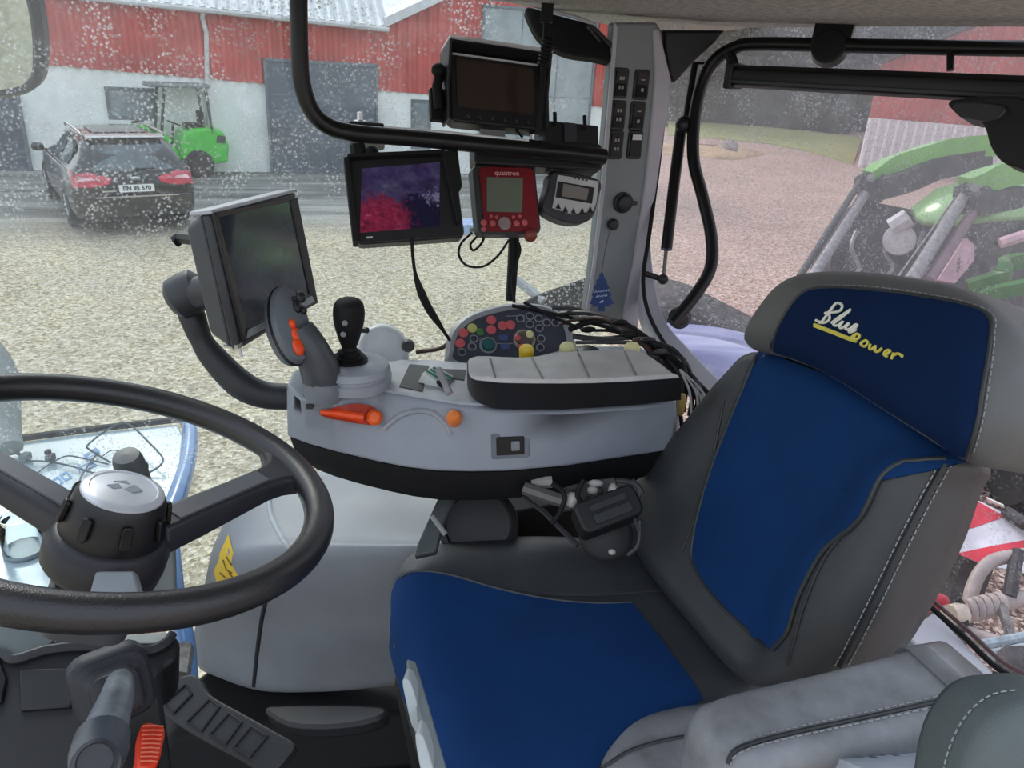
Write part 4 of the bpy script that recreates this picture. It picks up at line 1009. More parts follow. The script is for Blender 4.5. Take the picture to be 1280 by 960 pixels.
# seat suspension mechanism behind the cushion
T = Thing('seat_mechanism', 'dark seat mounting mechanism with a round black housing under the console', 'mechanism')
q = axis_frame(P(598, 656, 1.36), EYE-P(598, 656, 1.36)+.1*EZ)
m = MB(); m.lathe([(.070, -.05), (.072, -.01), (.070, .0), (.060, .006), (.056, .0), (.0001, -.002)], q, 36); T.part('round_housing', m, M('housing_dark', (28, 30, 32), .5))
m = MB(); q = quad((560, 606), (640, 606), (520, 700), 1.30, 1.30, 1.24)
m.prism([q.px(*s) for s in [(556, 604), (575, 606), (552, 660), (545, 690), (518, 696), (522, 680)]], q, -.02, .002); T.part('side_bracket', m, M('bracket_dark', (66, 72, 72), .5), bevel=.003)
m = MB(); m.tube([P(540, 645, 1.24), P(557, 668, 1.23)], .0045, 8); T.part('latch', m, M('latch_pale', (130, 134, 134), .4))
m = MB(); m.box(CAB(.42, 1.22, 2.12, .1), -.10, .36, -.06, .10, -.30, .10); T.part('backing_plate', m, black_soft, bevel=.01)
m = MB(); m.tube([P(636, 606, 1.27), P(680, 640, 1.25), (P(722, 682, 1.2))], .0045, 6); T.part('cable_rod', m, dark)
m = MB(); m.tube([P(655, 610, 1.22), P(690, 622, 1.21), P(716, 630, 1.20)], .011, 8); T.part('link_bar', m, M('bar_grey', (104, 102, 98), .5, metal=.3))
for (x, y, d, a, b, c_) in ((715, 625, 1.19, .011, .013, .011), (741, 613, 1.2, .009, .007, .007), (782, 642, 1.17, .014, .007, .008), (766, 615, 1.18, .008, .014, .007), (765, 690, 1.17, .006, .005, .005), (745, 604, 1.2, .012, .006, .006)):
    m = MB(); m.ball(axis_frame(P(x, y, d), _f), a, b, c_, 10, 7); T.part('pale_fitting', m, M('fitting_pale', (168, 166, 160), .5), 'pale metal fitting')
m = MB(); m.tube([P(664, 604, 1.24), P(690, 602, 1.24)], .010, 8); T.part('pale_link', m, M('fitting_pale', (168, 166, 160), .5))
q = quad((715, 630), (790, 602), (732, 668), 1.16, 1.18, 1.14); m = MB(); m.prism(rrect(0, q.w, 0, q.h, .012), q, -.05, 0); T.part('control_block', m, M('block_dark', (24, 26, 28), .5), bevel=.004)
m = MB(); m.prism(rrect(.022, q.w-.018, .012, q.h*.45, .003), q, 0, .004); m.prism(rrect(.022, q.w-.018, q.h*.55, q.h*.85, .003), q, 0, .004); T.part('block_rib', m, M('rib_dark', (46, 50, 54), .45), bevel=.001)
m = MB(); m.lathe([(.042, -.03), (.044, .0), (.036, .006), (.0001, .007)], axis_frame(P(757, 668, 1.24), EYE-P(757, 668, 1.24)), 24); T.part('recliner_disc', m, M('disc_dark', (28, 29, 31), .5))
for k, r_ in enumerate(([(790, 600), (800, 615), (792, 640), (800, 665)], [(690, 604), (706, 618), (700, 640), (690, 655)], [(770, 600), (786, 602), (798, 608), (803, 618)], [(730, 600), (722, 620), (740, 640)], [(800, 650), (798, 680), (784, 694)])):
    m = MB(); m.tube([P(x, y, 1.18) for x, y in r_], .004, 7, smooth=5); T.part('hose', m, black_soft if k % 2 else dark)
q = quad((700, 604), (770, 596), (700, 640), 1.27, 1.28, 1.26); m = MB(); m.prism(rrect(0, q.w, 0, q.h, .006), q, -.03, 0)
for i in range(4): m.lathe([(.006, 0), (.006, .005), (.0001, .006)], q.at(.02+i*.022, .02+.012*(i % 2)), 8)
T.part('gear_plate', m, M('plate_dark', (74, 74, 74), .5, metal=.4, var=.3, vs=60), bevel=.002)
T.done()
# ================================================================ STEERING AND DASH
wc = K(-.181, .782, 2.576); wn = unit(math.sin(.312)*math.cos(.08)*EB+math.sin(.312)*math.sin(.08)*EL+math.cos(.312)*EZ)
wf = axis_frame(wc, wn, EL); RR = .221
T = Thing('steering_wheel', 'black steering wheel with a silver topped hub and flat spokes', 'steering wheel')
m = MB(); m.tube([wf(RR*math.cos(a), RR*math.sin(a)) for a in np.arange(72)*2*PI/72], .0168, 14, closed=True)
T.part('rim', m, M('wheel_leather', (34, 34, 36), .30, bump=.4, bs=600, spec=.6), smooth=180)
hubc = P(150, 668, .80)
def on_rim(x, y):
    p = PN(x, y, wc, wn)-wc; return wc+unit(p)*RR
capf = axis_frame(P(154, 615, .745), unit(wn+.04*_r), EL)
sp = M('spoke_plastic', (44, 45, 48), .4)
for e, a in (((345, 590), .0), ((-30, 560), 0), ((110, 775), 0)):
    pass
def spoke(px, inner, w0, w1):
    A = PN(*inner, wc-wn*.03, wn); B = on_rim(*px)-wn*.004
    d = unit(B-A); s = unit(np.cross(wn, d)); m = MB()
    rings = []
    for t_, w, h in ((0, w0, .016), (.25, w0, .015), (.72, w1, .012), (.82, w1*1.15, .012), (.90, w1*1.6, .011), (.955, w1*2.3, .010), (.99, w1*2.9, .008)):
        c = A+(B-A)*t_; rings.append([c+s*u+wn*v for u, v in ((-w, -h), (w, -h), (w, h*.4), (w*.75, h), (-w*.75, h), (-w, h*.4))])
    m.loft(rings); return m, A, B, d, s
for px, inner in (((352, 585), (190, 668)), ((-25, 545), (110, 660))):
    m, A, B, d, s = spoke(px, inner, .021, .019); sk = T.part('spoke', m, sp, bevel=.003)
    mm = MB(); rings = [[A+(B-A)*t_+s*u+wn*v for u, v in ((-.012, .012), (.012, .012), (.012, .0175-.003*t_), (-.012, .0175-.003*t_))] for t_ in (.1, .5, .72)]; mm.loft(rings)
    T.part('spoke_inlay', mm, M('inlay_grey', (84, 86, 92), .35), up=sk, bevel=.001)
    mm = MB(); T_ = unit(np.cross(wn, B-wc)); mm.tube([B-T_*.045+unit(wc-B)*.004, B-T_*.02+unit(wc-B)*.012, B+unit(wc-B)*.016, B+T_*.02+unit(wc-B)*.012, B+T_*.045+unit(wc-B)*.004], [.010, .014, .017, .014, .010], 10, smooth=4)
    0 and T.part('spoke_root', mm, M('wheel_leather', (34, 34, 36), .38), up=sk)
# hub: lower bowl, dark ring with recesses, silver cap
m = MB(); m.lathe([(.030, -.105), (.050, -.088), (.057, -.078), (.0575, -.06), (.053, -.048), (.048, -.044), (.0001, -.044)], capf, 32); T.part('hub_bowl', m, M('bowl_black', (36, 37, 41), .5), smooth=60)
m = MB(); m.lathe([(.046, -.048), (.048, -.044), (.0415, -.006), (.038, .0), (.0001, .0)], capf, 40); hr = T.part('hub_ring', m, black, smooth=50)
for k in range(8):
    a = k*2*PI/8+.3; x = math.cos(a)*capf.x+math.sin(a)*capf.y; y = np.cross(capf.n, x); f3 = Fr(capf.o+x*.0450, y, unit(capf.n-.17*x), unit(x+.17*capf.n))
    mm = MB(); mm.prism(rrect(-.005, .005, -.034, -.010, .004), f3, -.004, .0009); T.part('hub_grip', mm, black_paint, up=hr, bevel=.001)
m = MB(); m.lathe([(.038, -.001), (.0375, .002), (.035, .004), (.031, .005), (.030, .004), (.027, .0045), (.0001, .007)], capf, 40); cp = T.part('hub_cap', m, M('cap_silver', (196, 200, 206), .3, metal=.35, var=.05), 'silver hub cap', smooth=30)
mm = MB()
for pts_ in ([(-.020, -.004), (-.008, .004), (-.002, -.006), (-.012, -.010)], [(.0, -.008), (.010, .008), (.022, -.002), (.012, -.012)], [(-.014, .008), (.0, .015), (.006, .006)]):
    mm.prism([(a*.75, b*.75) for a, b in pts_], capf.at(0, 0, .0052), 0, .0016)
T.part('cap_emblem', mm, M('emblem_grey', (140, 146, 156), .3, metal=.3), up=cp)
T.done()
T = Thing('steering_column', 'dark grey steering column shroud with knob behind the hub', 'column')
m = MB(); f4 = capf
m.loft([[f4(u*s, v*s, h) for u, v in rrect(-.06, .06, -.06, .06, .03)] for s, h in ((.66, -.15), (.7, -.13), (.7, -.115), (.6, -.10))]); T.part('shroud', m, M('shroud_grey', (62, 64, 68), .5), smooth=50)
m = MB(); q = quad((62, 660), (205, 660), (62, 735), .765, .80, .75)
m.prism([q.px(*s) for s in spline([(66, 668), (64, 710), (72, 732), (110, 740), (118, 716), (168, 716), (176, 738), (190, 728), (206, 690), (204, 655), (130, 650)], 3, True)], q, -.06, 0); T.part('lower_shroud', m, M('bowl_black', (36, 37, 41), .5), bevel=.008, seg=3)
m = MB(); q = quad((120, 714), (172, 714), (120, 745), .712, .712, .70); m.prism([q.px(*s) for s in ((120, 714), (168, 714), (176, 745), (112, 745))], q, -.01, .002); T.part('grey_inlay', m, M('inlay_pale', (128, 136, 140), .4), bevel=.002)
m = MB(); kf = axis_frame(P(160, 576, .84), unit(EZ*.9-_f*.3), EL); m.lathe([(.016, -.06), (.0165, -.018), (.0180, -.014), (.0165, -.010), (.0155, .002), (.0135, .008), (.0001, .010)], kf, 24); T.part('column_knob', m, M('knob_grey', (92, 98, 98), .5))
T.done()

# dashboard shelf (pale), black far edge, blue outer body edge
sz = 2.14
fs_ = Fr(K(0, 0, sz), EB, EL, EZ)
m = MB(); m.prism([fs_.px(*s) for s in spline([(-60, 566), (20, 553), (120, 540), (222, 530), (229, 545), (225, 590), (205, 650), (190, 720), (160, 800), (-60, 800)], 1, True)], fs_, -.03, 0)
shelf = one('dashboard_shelf', m, M('shelf_pale_blue', (168, 186, 192), .22, var=.06, vs=4), 'pale glossy dashboard shelf seen through the steering wheel', 'shelf', bevel=.004)
m = MB(); m.loft([[PZ(x, y, sz)+a for a in ((0, 0, .0), (0, 0, .012), .012*EL+.012*EZ, .016*EL)] for x, y in ((-60, 566), (20, 553), (120, 540), (226, 528))])
one('shelf_edge_strip', m, black_soft, 'black rubber strip along the far edge of the pale shelf', 'strip')
m = MB(); bp_ = [(226, 524), (234, 530), (238, 545), (234, 580), (222, 620), (210, 655), (214, 700), (222, 760), (232, 800), (236, 850)]
m.tube([PZ(x, y, sz-.01-max(0, (y-650))*.0008) for x, y in bp_], [.010, .016, .018, .018, .020, .020, .018, .016, .016, .016], 12, smooth=6)
one('blue_body_edge', m, M('tractor_blue', (104, 144, 196), .25, coat=.6), 'glossy blue body edge curving beside the pale shelf', 'body panel')
T = Thing('documents_sleeve', 'clear paper sheet with blue printing lying on the pale shelf', 'paper')
q = Fr(K(0, 0, sz+.001), EB, EL, EZ)
m = MB(); m.prism([q.px(*s) for s in ((30, 596), (150, 572), (175, 640), (60, 690))], q, 0, .001); T.part('sheet', m, M('sheet_white', (186, 200, 206), .3))
m = MB()
for a, b, c_, d in (((64, 602), (72, 596), (80, 604), (72, 611)), ((74, 595), (83, 590), (91, 598), (82, 603)), ((96, 585), (115, 578), (122, 583), (100, 592)), ((104, 570), (120, 560), (126, 566), (108, 576))):
    o4 = [q.px(*s) for s in (a, b, c_, d)]; i4 = [tuple(np.mean(o4, 0)+(np.array(p)-np.mean(o4, 0))*.55) for p in o4]
    m.add([q(*p, .0022) for p in o4]+[q(*p, .0022) for p in i4], [(k, (k+1) % 4, 4+(k+1) % 4, 4+k) for k in range(4)])
T.part('blue_print', m, M('print_blue', (70, 130, 190), .5)); T.done()
cw = [([(30, 576), (60, 577), (90, 583), (120, 592), (142, 594)], .0016), ([(46, 592), (62, 580), (84, 570), (108, 574), (135, 580)], .0013),
      ([(138, 578), (112, 562), (110, 556), (130, 540), (150, 530), (165, 533), (188, 555), (203, 572), (200, 582), (184, 592)], .0016),
      ([(122, 566), (108, 585), (100, 600), (104, 606)], .0013), ([(128, 570), (140, 563), (155, 565)], .0010), ([(76, 624), (90, 623), (100, 625)], .0013)]
for i, (r_, rr) in enumerate(cw):
    m = MB(); m.tube([PZ(x, y, sz+.006+(.03 if i == 2 else .004)*math.sin(PI*k/(len(r_)-1))) for k, (x, y) in enumerate(r_)], rr*1.4, 6, smooth=6)
    one('thin_cable', m, M('cable_slate', (60, 72, 80), .5), ['thin dark cable running left to right over the pale shelf', 'thin cable arching over the printed sheet', 'large looped cable standing above the pale shelf', 'short curled cable beside the steering hub', 'small cable arc left of the column knob', 'short cable end near the left spoke'][i], 'cable')
T = Thing('cable_connector', 'small black connector on the thin cable on the pale shelf', 'connector')
c0 = PZ(63, 572, sz+.012); m = MB(); m.box(axis_frame(c0, EZ), -.010, .010, -.007, .007, -.008, .008); T.part('connector_body', m, black, bevel=.002)
m = MB(); m.box(axis_frame(PZ(60, 566, sz+.02), EZ), -.006, .006, -.004, .004, -.002, .006); T.part('clip', m, black_soft); T.done()
m = MB(); m.box(axis_frame(PZ(31, 572, sz+.012), EZ), -.014, .010, -.008, .008, -.008, .008); m.tube([PZ(20, 566, sz+.01), PZ(38, 574, sz+.01)], .004, 6)
one('cable_plug', m, M('plug_grey', (98, 106, 112), .4), 'grey plug at the left end of the cable on the shelf', 'plug', bevel=.002)
t = NT('clear_glass'); g = t.n('ShaderNodeBsdfTransparent'); g.inputs[0].default_value = (.93, .96, .97, 1); gl = t.n('ShaderNodeBsdfGlossy'); gl.inputs['Roughness'].default_value = .04
fn = t.n('ShaderNodeFresnel'); fn.inputs[0].default_value = 1.25; mx = t.n('ShaderNodeMixShader'); t.l(fn.outputs[0], mx.inputs[0]); t.l(g.outputs[0], mx.inputs[1]); t.l(gl.outputs[0], mx.inputs[2]); t.l(mx.outputs[0], t.out.inputs[0]); clear = t.m
T = Thing('glass_jar', 'clear glass jar standing on the pale shelf left of the steering hub', 'jar')
jf = axis_frame(PZ(32, 690, sz), EZ); m = MB(); m.lathe([(.030, 0), (.034, .006), (.034, .05), (.030, .06), (.028, .066), (.0305, .068), (.0305, .076), (.027, .076), (.027, .066), (.031, .05), (.031, .008), (.0001, .006)], jf, 28); T.part('jar_body', m, clear)
m = MB(); m.lathe([(.0335, .002), (.0348, .004), (.0348, .008), (.0335, .010)], jf, 28); T.part('base_ring', m, M('ring_grey', (120, 134, 140), .3)); T.done()
m = MB(); m.tube([P(-20, 430, 1.75), P(4, 470, 1.72), P(10, 540, 1.68), P(14, 560, 1.66)], [.03, .03, .026, .024], 10, smooth=5)
one('windscreen_pillar', m, M('screen_pillar', (134, 142, 140), .5), 'grey windscreen pillar at the left edge behind the steering wheel', 'pillar')

# lower dash
T = Thing('lower_dashboard', 'black lower dashboard below the steering wheel', 'dashboard')
q = quad((-60, 770), (225, 770), (-60, 980), .92, 1.0, .80)
m = MB(); m.prism([q.px(*s) for s in spline([(-60, 780), (0, 790), (60, 800), (140, 790), (205, 792), (224, 800), (220, 825), (200, 850), (195, 1000), (-60, 1000)], 3, True)], q, -.10, 0); T.part('dash_body', m, M('dash_black', (24, 25, 28), .5, bump=.3, bs=900), bevel=.008, seg=3)
m = MB(); m.tube([q(*q.px(x, y, .004), .004) for x, y in ((-60, 800), (0, 815), (18, 824), (60, 812), (110, 808), (180, 813), (206, 804), (216, 792))], .006, 8, smooth=5); T.part('dash_rib', m, M('dash_rib', (52, 54, 58), .4))
m = MB(); m.prism([q.px(*s) for s in ((136, 797), (206, 792), (212, 796), (200, 806), (140, 806))], q, 0, .004); T.part('light_strip', m, M('strip_pale', (196, 200, 190), .35), 'pale strip', bevel=.001)
m = MB(); m.prism([q.px(*s) for s in ((-60, 776), (30, 778), (90, 786), (60, 808), (20, 820), (-60, 800))], q, 0, .003); T.part('grey_panel', m, M('panel_slate', (92, 100, 102), .4), bevel=.001)
m = MB(); m.prism([q.px(*s) for s in ((24, 838), (95, 836), (90, 885), (26, 890))], q, 0, .004); T.part('blank_panel', m, M('dash_dark', (32, 33, 36), .5), bevel=.003)
m = MB(); m.prism([q.px(*s) for s in ((-60, 830), (0, 825), (10, 850), (4, 880), (-60, 890))], q, 0, .006); T.part('vent_cup', m, black_paint, bevel=.002)
T.done()
m = MB(); q = quad((150, 640), (225, 640), (150, 780), 1.02, 1.05, 1.0); m.prism([q.px(*s) for s in spline([(150, 650), (205, 645), (218, 670), (221, 730), (219, 778), (150, 778)], 4, True)], q, -.04, 0)
one('column_side_panel', m, M('side_panel_grey', (112, 118, 116), .45), 'grey rounded side panel right of the steering column', 'panel', bevel=.006, seg=3)

# shuttle lever with its rubber boot
T = Thing('shuttle_lever', 'thick dark lever in a ribbed rubber boot at the lower left', 'lever')
bf = axis_frame(P(143, 862, .855), unit(unit(EYE-P(143, 862, .855))-.35*EZ+.1*_r), EZ)
m = MB(); m.loft([[bf(u, v, h) for u, v in rrect(-s, s, -s, s, s*.5, 4)] for s, h in ((.041, -.03), (.041, -.006), (.035, -.002), (.036, .002), (.029, .006), (.030, .010), (.024, .014), (.024, .018), (.017, .022))]); T.part('boot', m, M('boot_rubber', (44, 46, 51), .55), smooth=60)
m = MB(); m.tube([P(150, 852, .84), P(146, 872, .80), P(136, 900, .75), P(128, 924, .71)], [.014, .0165, .019, .0205], 18, smooth=4); T.part('handle', m, M('handle_grey', (112, 119, 128), .34, var=.2, vs=40))
m = MB(); m.tube([P(128, 922, .70), P(126, 932, .69), P(122, 945, .675), P(119, 956, .66)], [.0235, .024, .0235, .020], 20, smooth=3); T.part('twist_grip', m, M('twist_grey', (78, 83, 90), .35))
e = P(119, 952, .655); m = MB(); m.lathe([(.018, -.004), (.018, .004), (.015, .006), (.014, .003), (.0001, .003)], axis_frame(e, unit(EYE-e+.0*EZ)), 20); T.part('end_button', m, dark)
T.done()
# red ribbed lever tip
T = Thing('red_lever', 'bright red ribbed lever tip beside the dark lever', 'lever')
q = quad((175, 903), (207, 908), (171, 956), .86, .87, .80)
m = MB(); m.prism([q.px(*s) for s in spline([(178, 903), (196, 904), (207, 910), (204, 930), (197, 954), (173, 958), (175, 930)], 2, True)], q, -.02, 0); tip = T.part('lever_tip', m, M('lever_red', (235, 66, 40), .4, var=.05), bevel=.003)
m = MB()
for k in range(9): y = 908+k*5.5; m.tube([q(*q.px(178-k*.4, y), .0005), q(*q.px(191-k*.4, y+1), .002), q(*q.px(204-k, y+.5), .0005)], .0011, 5)
T.part('grip_rib', m, M('rib_orange', (246, 120, 84), .4), up=tip)
m = MB(); m.tube([P(185, 950, .84), P(180, 1000, .82)], .012, 8); T.part('lever_stem', m, black_soft)
T.done()
# pedal
T = Thing('pedal', 'long black ribbed foot pedal below the grey side cover', 'pedal')
q = quad((200, 850), (330, 850), (200, 950), 1.18, 1.16, 1.10)
out = spline([(200, 872), (206, 858), (222, 847), (240, 843), (250, 850), (262, 868), (300, 890), (345, 915), (368, 930), (360, 945), (335, 968), (300, 950), (262, 930), (225, 908), (203, 890)], 3, True)
m = MB(); m.prism([q.px(*s) for s in out], q, -.02, 0); pd = T.part('pedal_plate', m, M('pedal_rubber', (38, 41, 42), .5, bump=.4, bs=400), bevel=.006, seg=3)
for o in ([(205, 880), (217, 892), (240, 868), (232, 856)], [(234, 902), (252, 914), (274, 884), (262, 874)], [(262, 918), (282, 930), (302, 903), (286, 892)], [(292, 934), (312, 946), (334, 920), (314, 908)]):
    m = MB(); o = np.array(o, float); c = o.mean(0); i = c+(o-c)*.8
    m.tube([q(*q.px(*p), .001) for p in o], .0022, 6, closed=True); T.part('pedal_rib', m, M('rib_black', (24, 25, 26), .5), up=pd)
m = MB(); m.tube([P(226, 850, 1.22), P(232, 815, 1.35), P(230, 790, 1.42)], .014, 8); T.part('pedal_arm', m, steel)
T.done()
m = MB(); q = quad((330, 878), (480, 878), (330, 915), 1.40, 1.36, 1.34); m.prism([q.px(*s) for s in spline([(330, 884), (380, 880), (478, 882), (472, 898), (420, 908), (360, 906)], 3, True)], q, -.03, 0)
one('floor_duct', m, M('duct_black', (38, 39, 42), .5), 'dark oval duct on the floor under the side cover', 'duct', bevel=.006)
# ================================================================ YARD
A_, B_ = PZ(30, 213, 0), PZ(590, 217, 0)
wx = unit(B_-A_); wn_ = np.cross(EZ, wx); wn_ = -wn_ if wn_@(EYE-A_) < 0 else wn_
BW = Fr(A_, wx, EZ, wn_)
def Wp(x, y, w=0): return BW.px(x, y, w)
t = NT('gravel_yard'); c = t.coord(); geo = c
v1 = t.n('ShaderNodeTexVoronoi'); v1.inputs['Scale'].default_value = 30; t.l(c, v1.inputs['Vector'])
v2 = t.n('ShaderNodeTexVoronoi'); v2.inputs['Scale'].default_value = 42; t.l(c, v2.inputs['Vector'])
sx = t.n('ShaderNodeSeparateXYZ'); t.l(c, sx.inputs[0])
s1 = t.n('ShaderNodeSeparateColor'); t.l(v1.outputs['Color'], s1.inputs[0]); s2 = t.n('ShaderNodeSeparateColor'); t.l(v2.outputs['Color'], s2.inputs[0])
tan = t.ramp(s1.outputs[0], [(0, (140, 128, 106)), (.35, (178, 166, 140)), (.7, (200, 189, 163)), (1, (226, 217, 194))])
pink = t.ramp(s1.outputs[0], [(0, (146, 120, 108)), (.35, (186, 158, 143)), (.7, (206, 180, 166)), (1, (228, 208, 196))])
brown = t.ramp(s2.outputs[0], [(0, (70, 56, 52)), (.5, (140, 116, 106)), (1, (214, 196, 184))])
def band(a, b, src):
    m_ = t.n('ShaderNodeMapRange'); m_.inputs[1].default_value = a; m_.inputs[2].default_value = b; t.l(src, m_.inputs[0]); return m_.outputs[0]
xx = t.n('ShaderNodeMath', operation='MULTIPLY_ADD'); t.l(sx.outputs[1], xx.inputs[0]); xx.inputs[1].default_value = -.10; t.l(sx.outputs[0], xx.inputs[2])
g1 = t.mix(band(.2, 1.6, xx.outputs[0]), tan, pink)
# the turned-over dark stones close behind the tractor on its right
dv = t.n('ShaderNodeVectorMath', operation='DISTANCE'); t.l(c, dv.inputs[0]); dv.inputs[1].default_value = (4.4, 3.2, 0)
nz = t.noise(1.2, c, 4)
sm_ = t.n('ShaderNodeMath', operation='MULTIPLY_ADD'); t.l(nz, sm_.inputs[0]); sm_.inputs[1].default_value = 1.5; t.l(dv.outputs['Value'], sm_.inputs[2])
g1 = t.mix(band(4.6, 3.4, sm_.outputs[0]), g1, brown)
# wheel-rutted muddy band in front of the building, distance measured from its wall
dp = t.n('ShaderNodeVectorMath', operation='DOT_PRODUCT'); t.l(c, dp.inputs[0]); dp.inputs[1].default_value = tuple(wn_)
wd = t.n('ShaderNodeMath', operation='SUBTRACT'); t.l(dp.outputs['Value'], wd.inputs[0]); wd.inputs[1].default_value = float(A_@wn_)
st = t.n('ShaderNodeVectorMath', operation='DOT_PRODUCT'); t.l(c, st.inputs[0]); st.inputs[1].default_value = tuple(wx)
cb = t.n('ShaderNodeCombineXYZ'); ml = t.n('ShaderNodeMath', operation='MULTIPLY'); t.l(st.outputs['Value'], ml.inputs[0]); ml.inputs[1].default_value = .12
t.l(ml.outputs[0], cb.inputs[0]); t.l(wd.outputs[0], cb.inputs[1])
rut = t.ramp(t.noise(1.6, cb.outputs[0], 4), [(.3, (96, 96, 92)), (.5, (142, 141, 136)), (.62, (176, 176, 170)), (.75, (130, 128, 122))])
wob = t.n('ShaderNodeMath', operation='MULTIPLY_ADD'); t.l(t.noise(.5, c, 3), wob.inputs[0]); wob.inputs[1].default_value = 1.6; t.l(wd.outputs[0], wob.inputs[2])
rm = t.n('ShaderNodeMath', operation='MULTIPLY'); t.l(band(8.6, 6.2, wob.outputs[0]), rm.inputs[0]); t.l(band(1.0, -.6, xx.outputs[0]), rm.inputs[1])
g1 = t.mix(rm.outputs[0], g1, rut)
big = t.ramp(t.noise(.6, c, 4), [(.3, (.82, .82, .82, 1)), (.7, (1, 1, 1, 1))])
g1 = t.mix(1.0, g1, big, 'MULTIPLY')
t.bsdf(g1, .95, spec=.1, normal=t.bump(v1.outputs['Distance'], .7, .03))
m = MB(); m.box(Fr((0, 0, 0), (1, 0, 0), (0, 1, 0), EZ), -60, 90, -30, 110, -.3, 0)
gd = mk('ground', m, t.m, np.array([0, 0, 0.])); gd['kind'] = 'structure'

# ---- farm building
def corr(fr, u0, u1, v0, v1, pitch=.22, amp=.022, w=0, top=None, vbot=None):
    n = max(2, int((u1-u0)/pitch*4)); m = MB(); us = np.linspace(u0, u1, n+1); vs = []; fs = []
    for k, u_ in enumerate(us):
        d = w+(0, amp, amp, 0)[k % 4]
        tp = top(u_) if top else v1; bt = vbot(u_) if vbot else v0
        vs += [fr(u_, bt, d), fr(u_, tp, d)]
    m.add(vs, [(2*k, 2*k+2, 2*k+3, 2*k+1) for k in range(n)]); return m
redm = M('red_sheet', (188, 80, 72), .6, var=.1, vs=1.5); whitew = M('white_wall_paint', (232, 236, 234), .8, var=.05, vs=2, bump=.6, bs=30, bd=.01)
def interp(pts):
    xs = [p[0] for p in pts]; ys = [p[1] for p in pts]; return lambda u: float(np.interp(u, xs, ys))
T = Thing('farm_building', 'long farm building with red sheet upper wall over white masonry', 'building')
bnd = [Wp(-60, 70), Wp(55, 81), Wp(336, 105), Wp(470, 113), Wp(600, 122), Wp(735, 132), Wp(800, 138)]
zb = float(np.mean([p[1] for p in bnd[1:4]]))
bl = interp(bnd)
U = lambda x, y=150: Wp(x, y)[0]
u_end = U(760, 150)
eave = interp([Wp(-60, -22), Wp(160, -1), Wp(300, 13), Wp(384, 22), Wp(484, 34), Wp(566, -6), Wp(640, -40), Wp(760, -100)])
m = MB(); m.prism([(U(-80), -.1), (u_end, -.1), (u_end, bl(u_end)), (U(470), bl(U(470))), (U(336), bl(U(336))), (U(-80), bl(U(-80)))], BW, -.4, -.02)
T.part('masonry_wall', m, whitew, 'white masonry wall')
m = corr(BW, U(-80), u_end, 0, 0,   .26, .06, 0, top=eave, vbot=bl); T.part('sheet_wall', m, redm, 'red corrugated wall', smooth=10)
m = MB(); m.prism([(U(-80), bl(U(-80))), (u_end, bl(u_end)), (u_end, eave(u_end)), (U(566, 0), eave(U(566, 0))), (U(484, 30), eave(U(484, 30))), (U(-80), eave(U(-80)))], BW, -.4, -.02); T.part('wall_core', m, redm)
# roofs
rf = M('pale_roof_sheet', (206, 208, 210), .5, var=.06, vs=2)
e0 = Wp(-80, -26); e1 = Wp(484, 34)
sl = unit(-wn_*.86+EZ*.5)
Rf = Fr(BW(e0[0], e0[1], .25), wx, sl, np.cross(wx, sl))
Lr = e1[0]-e0[0]; dz = e1[1]-e0[1]
rx = unit(BW(e1[0], e1[1], .25)-BW(e0[0], e0[1], .25)); Rf = Fr(BW(e0[0], e0[1], .25), rx, sl-(sl@rx)*rx, np.cross(rx, sl))
m = corr(Rf, 0, Lr, 0, 6.5, .24, .04, top=lambda u_: 6.5 if u_ < Lr-.01 else 6.5); T.part('roof', m, rf, 'pale corrugated roof', smooth=10)
m = MB(); m.tube([BW(e0[0], e0[1]-.05, .22), BW(e1[0], e1[1]-.05, .22)], .07, 8); T.part('gutter', m, rf)
m = MB(); p0, p1 = Wp(480, 34), Wp(566, -6); p2 = (p0[0]+(p1[0]-p0[0])*2, p0[1]+(p1[1]-p0[1])*2)
m.prism([p0, p2, (p2[0], p2[1]+.22), (p0[0], p0[1]+.22)], BW, -.2, .3); T.part('gable_trim', m, white)
gy = unit(-wn_); Gf = BW
m = MB(); m.add([BW(p0[0], p0[1]+.1, .25), BW(p2[0], p2[1]+.1, .25), BW(p2[0], p2[1]+.1, -6), BW(p0[0], p0[1]+.1, -6)], [(0, 1, 2, 3)]); T.part('gable_roof', m, rf)
m = MB(); m.tube([BW(*Wp(256, 10), .2), BW(*Wp(253, 22), .08), BW(*Wp(258, 40), .06), BW(*Wp(259, 112), .06), BW(*Wp(262, 165), .06), BW(Wp(263, 165)[0], .05, .06)], .055, 8); T.part('downpipe', m, M('pipe_pale', (200, 196, 194), .5), 'pale downpipe')
dg_ = M('door_slate', (92, 100, 112), .6, var=.08, vs=2); frm = M('frame_grey', (104, 112, 120), .5)
def door(x0, x1, yt, ny=6, label=None, mat=dg_):
    u0, u1 = U(x0), U(x1); v1 = Wp((x0+x1)/2, yt)[1]
    m = MB(); m.box(BW, u0, u1, 0, v1, -.05, .10); d = T.part('door', m, mat, label)
    m = MB()
    for k in range(1, 3): m.box(BW, u0+(u1-u0)*k/3-.01, u0+(u1-u0)*k/3+.01, 0, v1, .10, .112)
    for k in range(1, ny): m.box(BW, u0, u1, v1*k/ny-.01, v1*k/ny+.01, .10, .108)
    T.part('door_joint', m, frm, up=d)
    m = MB(); m.box(BW, u0-.06, u0, 0, v1+.06, -.02, .13); m.box(BW, u1, u1+.06, 0, v1+.06, -.02, .13); m.box(BW, u0-.06, u1+.06, v1, v1+.07, -.02, .13); T.part('door_frame', m, frm, up=d)
door(337, 469, 80, 7, 'wide slate grey sectional door')
door(-40, 26, 122, 5, 'dark grey door at the left end', M('door_dark', (84, 90, 104), .6))
door(600, 733, 14, 2, 'tall grey sliding door', M('door_grey', (150, 160, 164), .6, var=.08, vs=2))
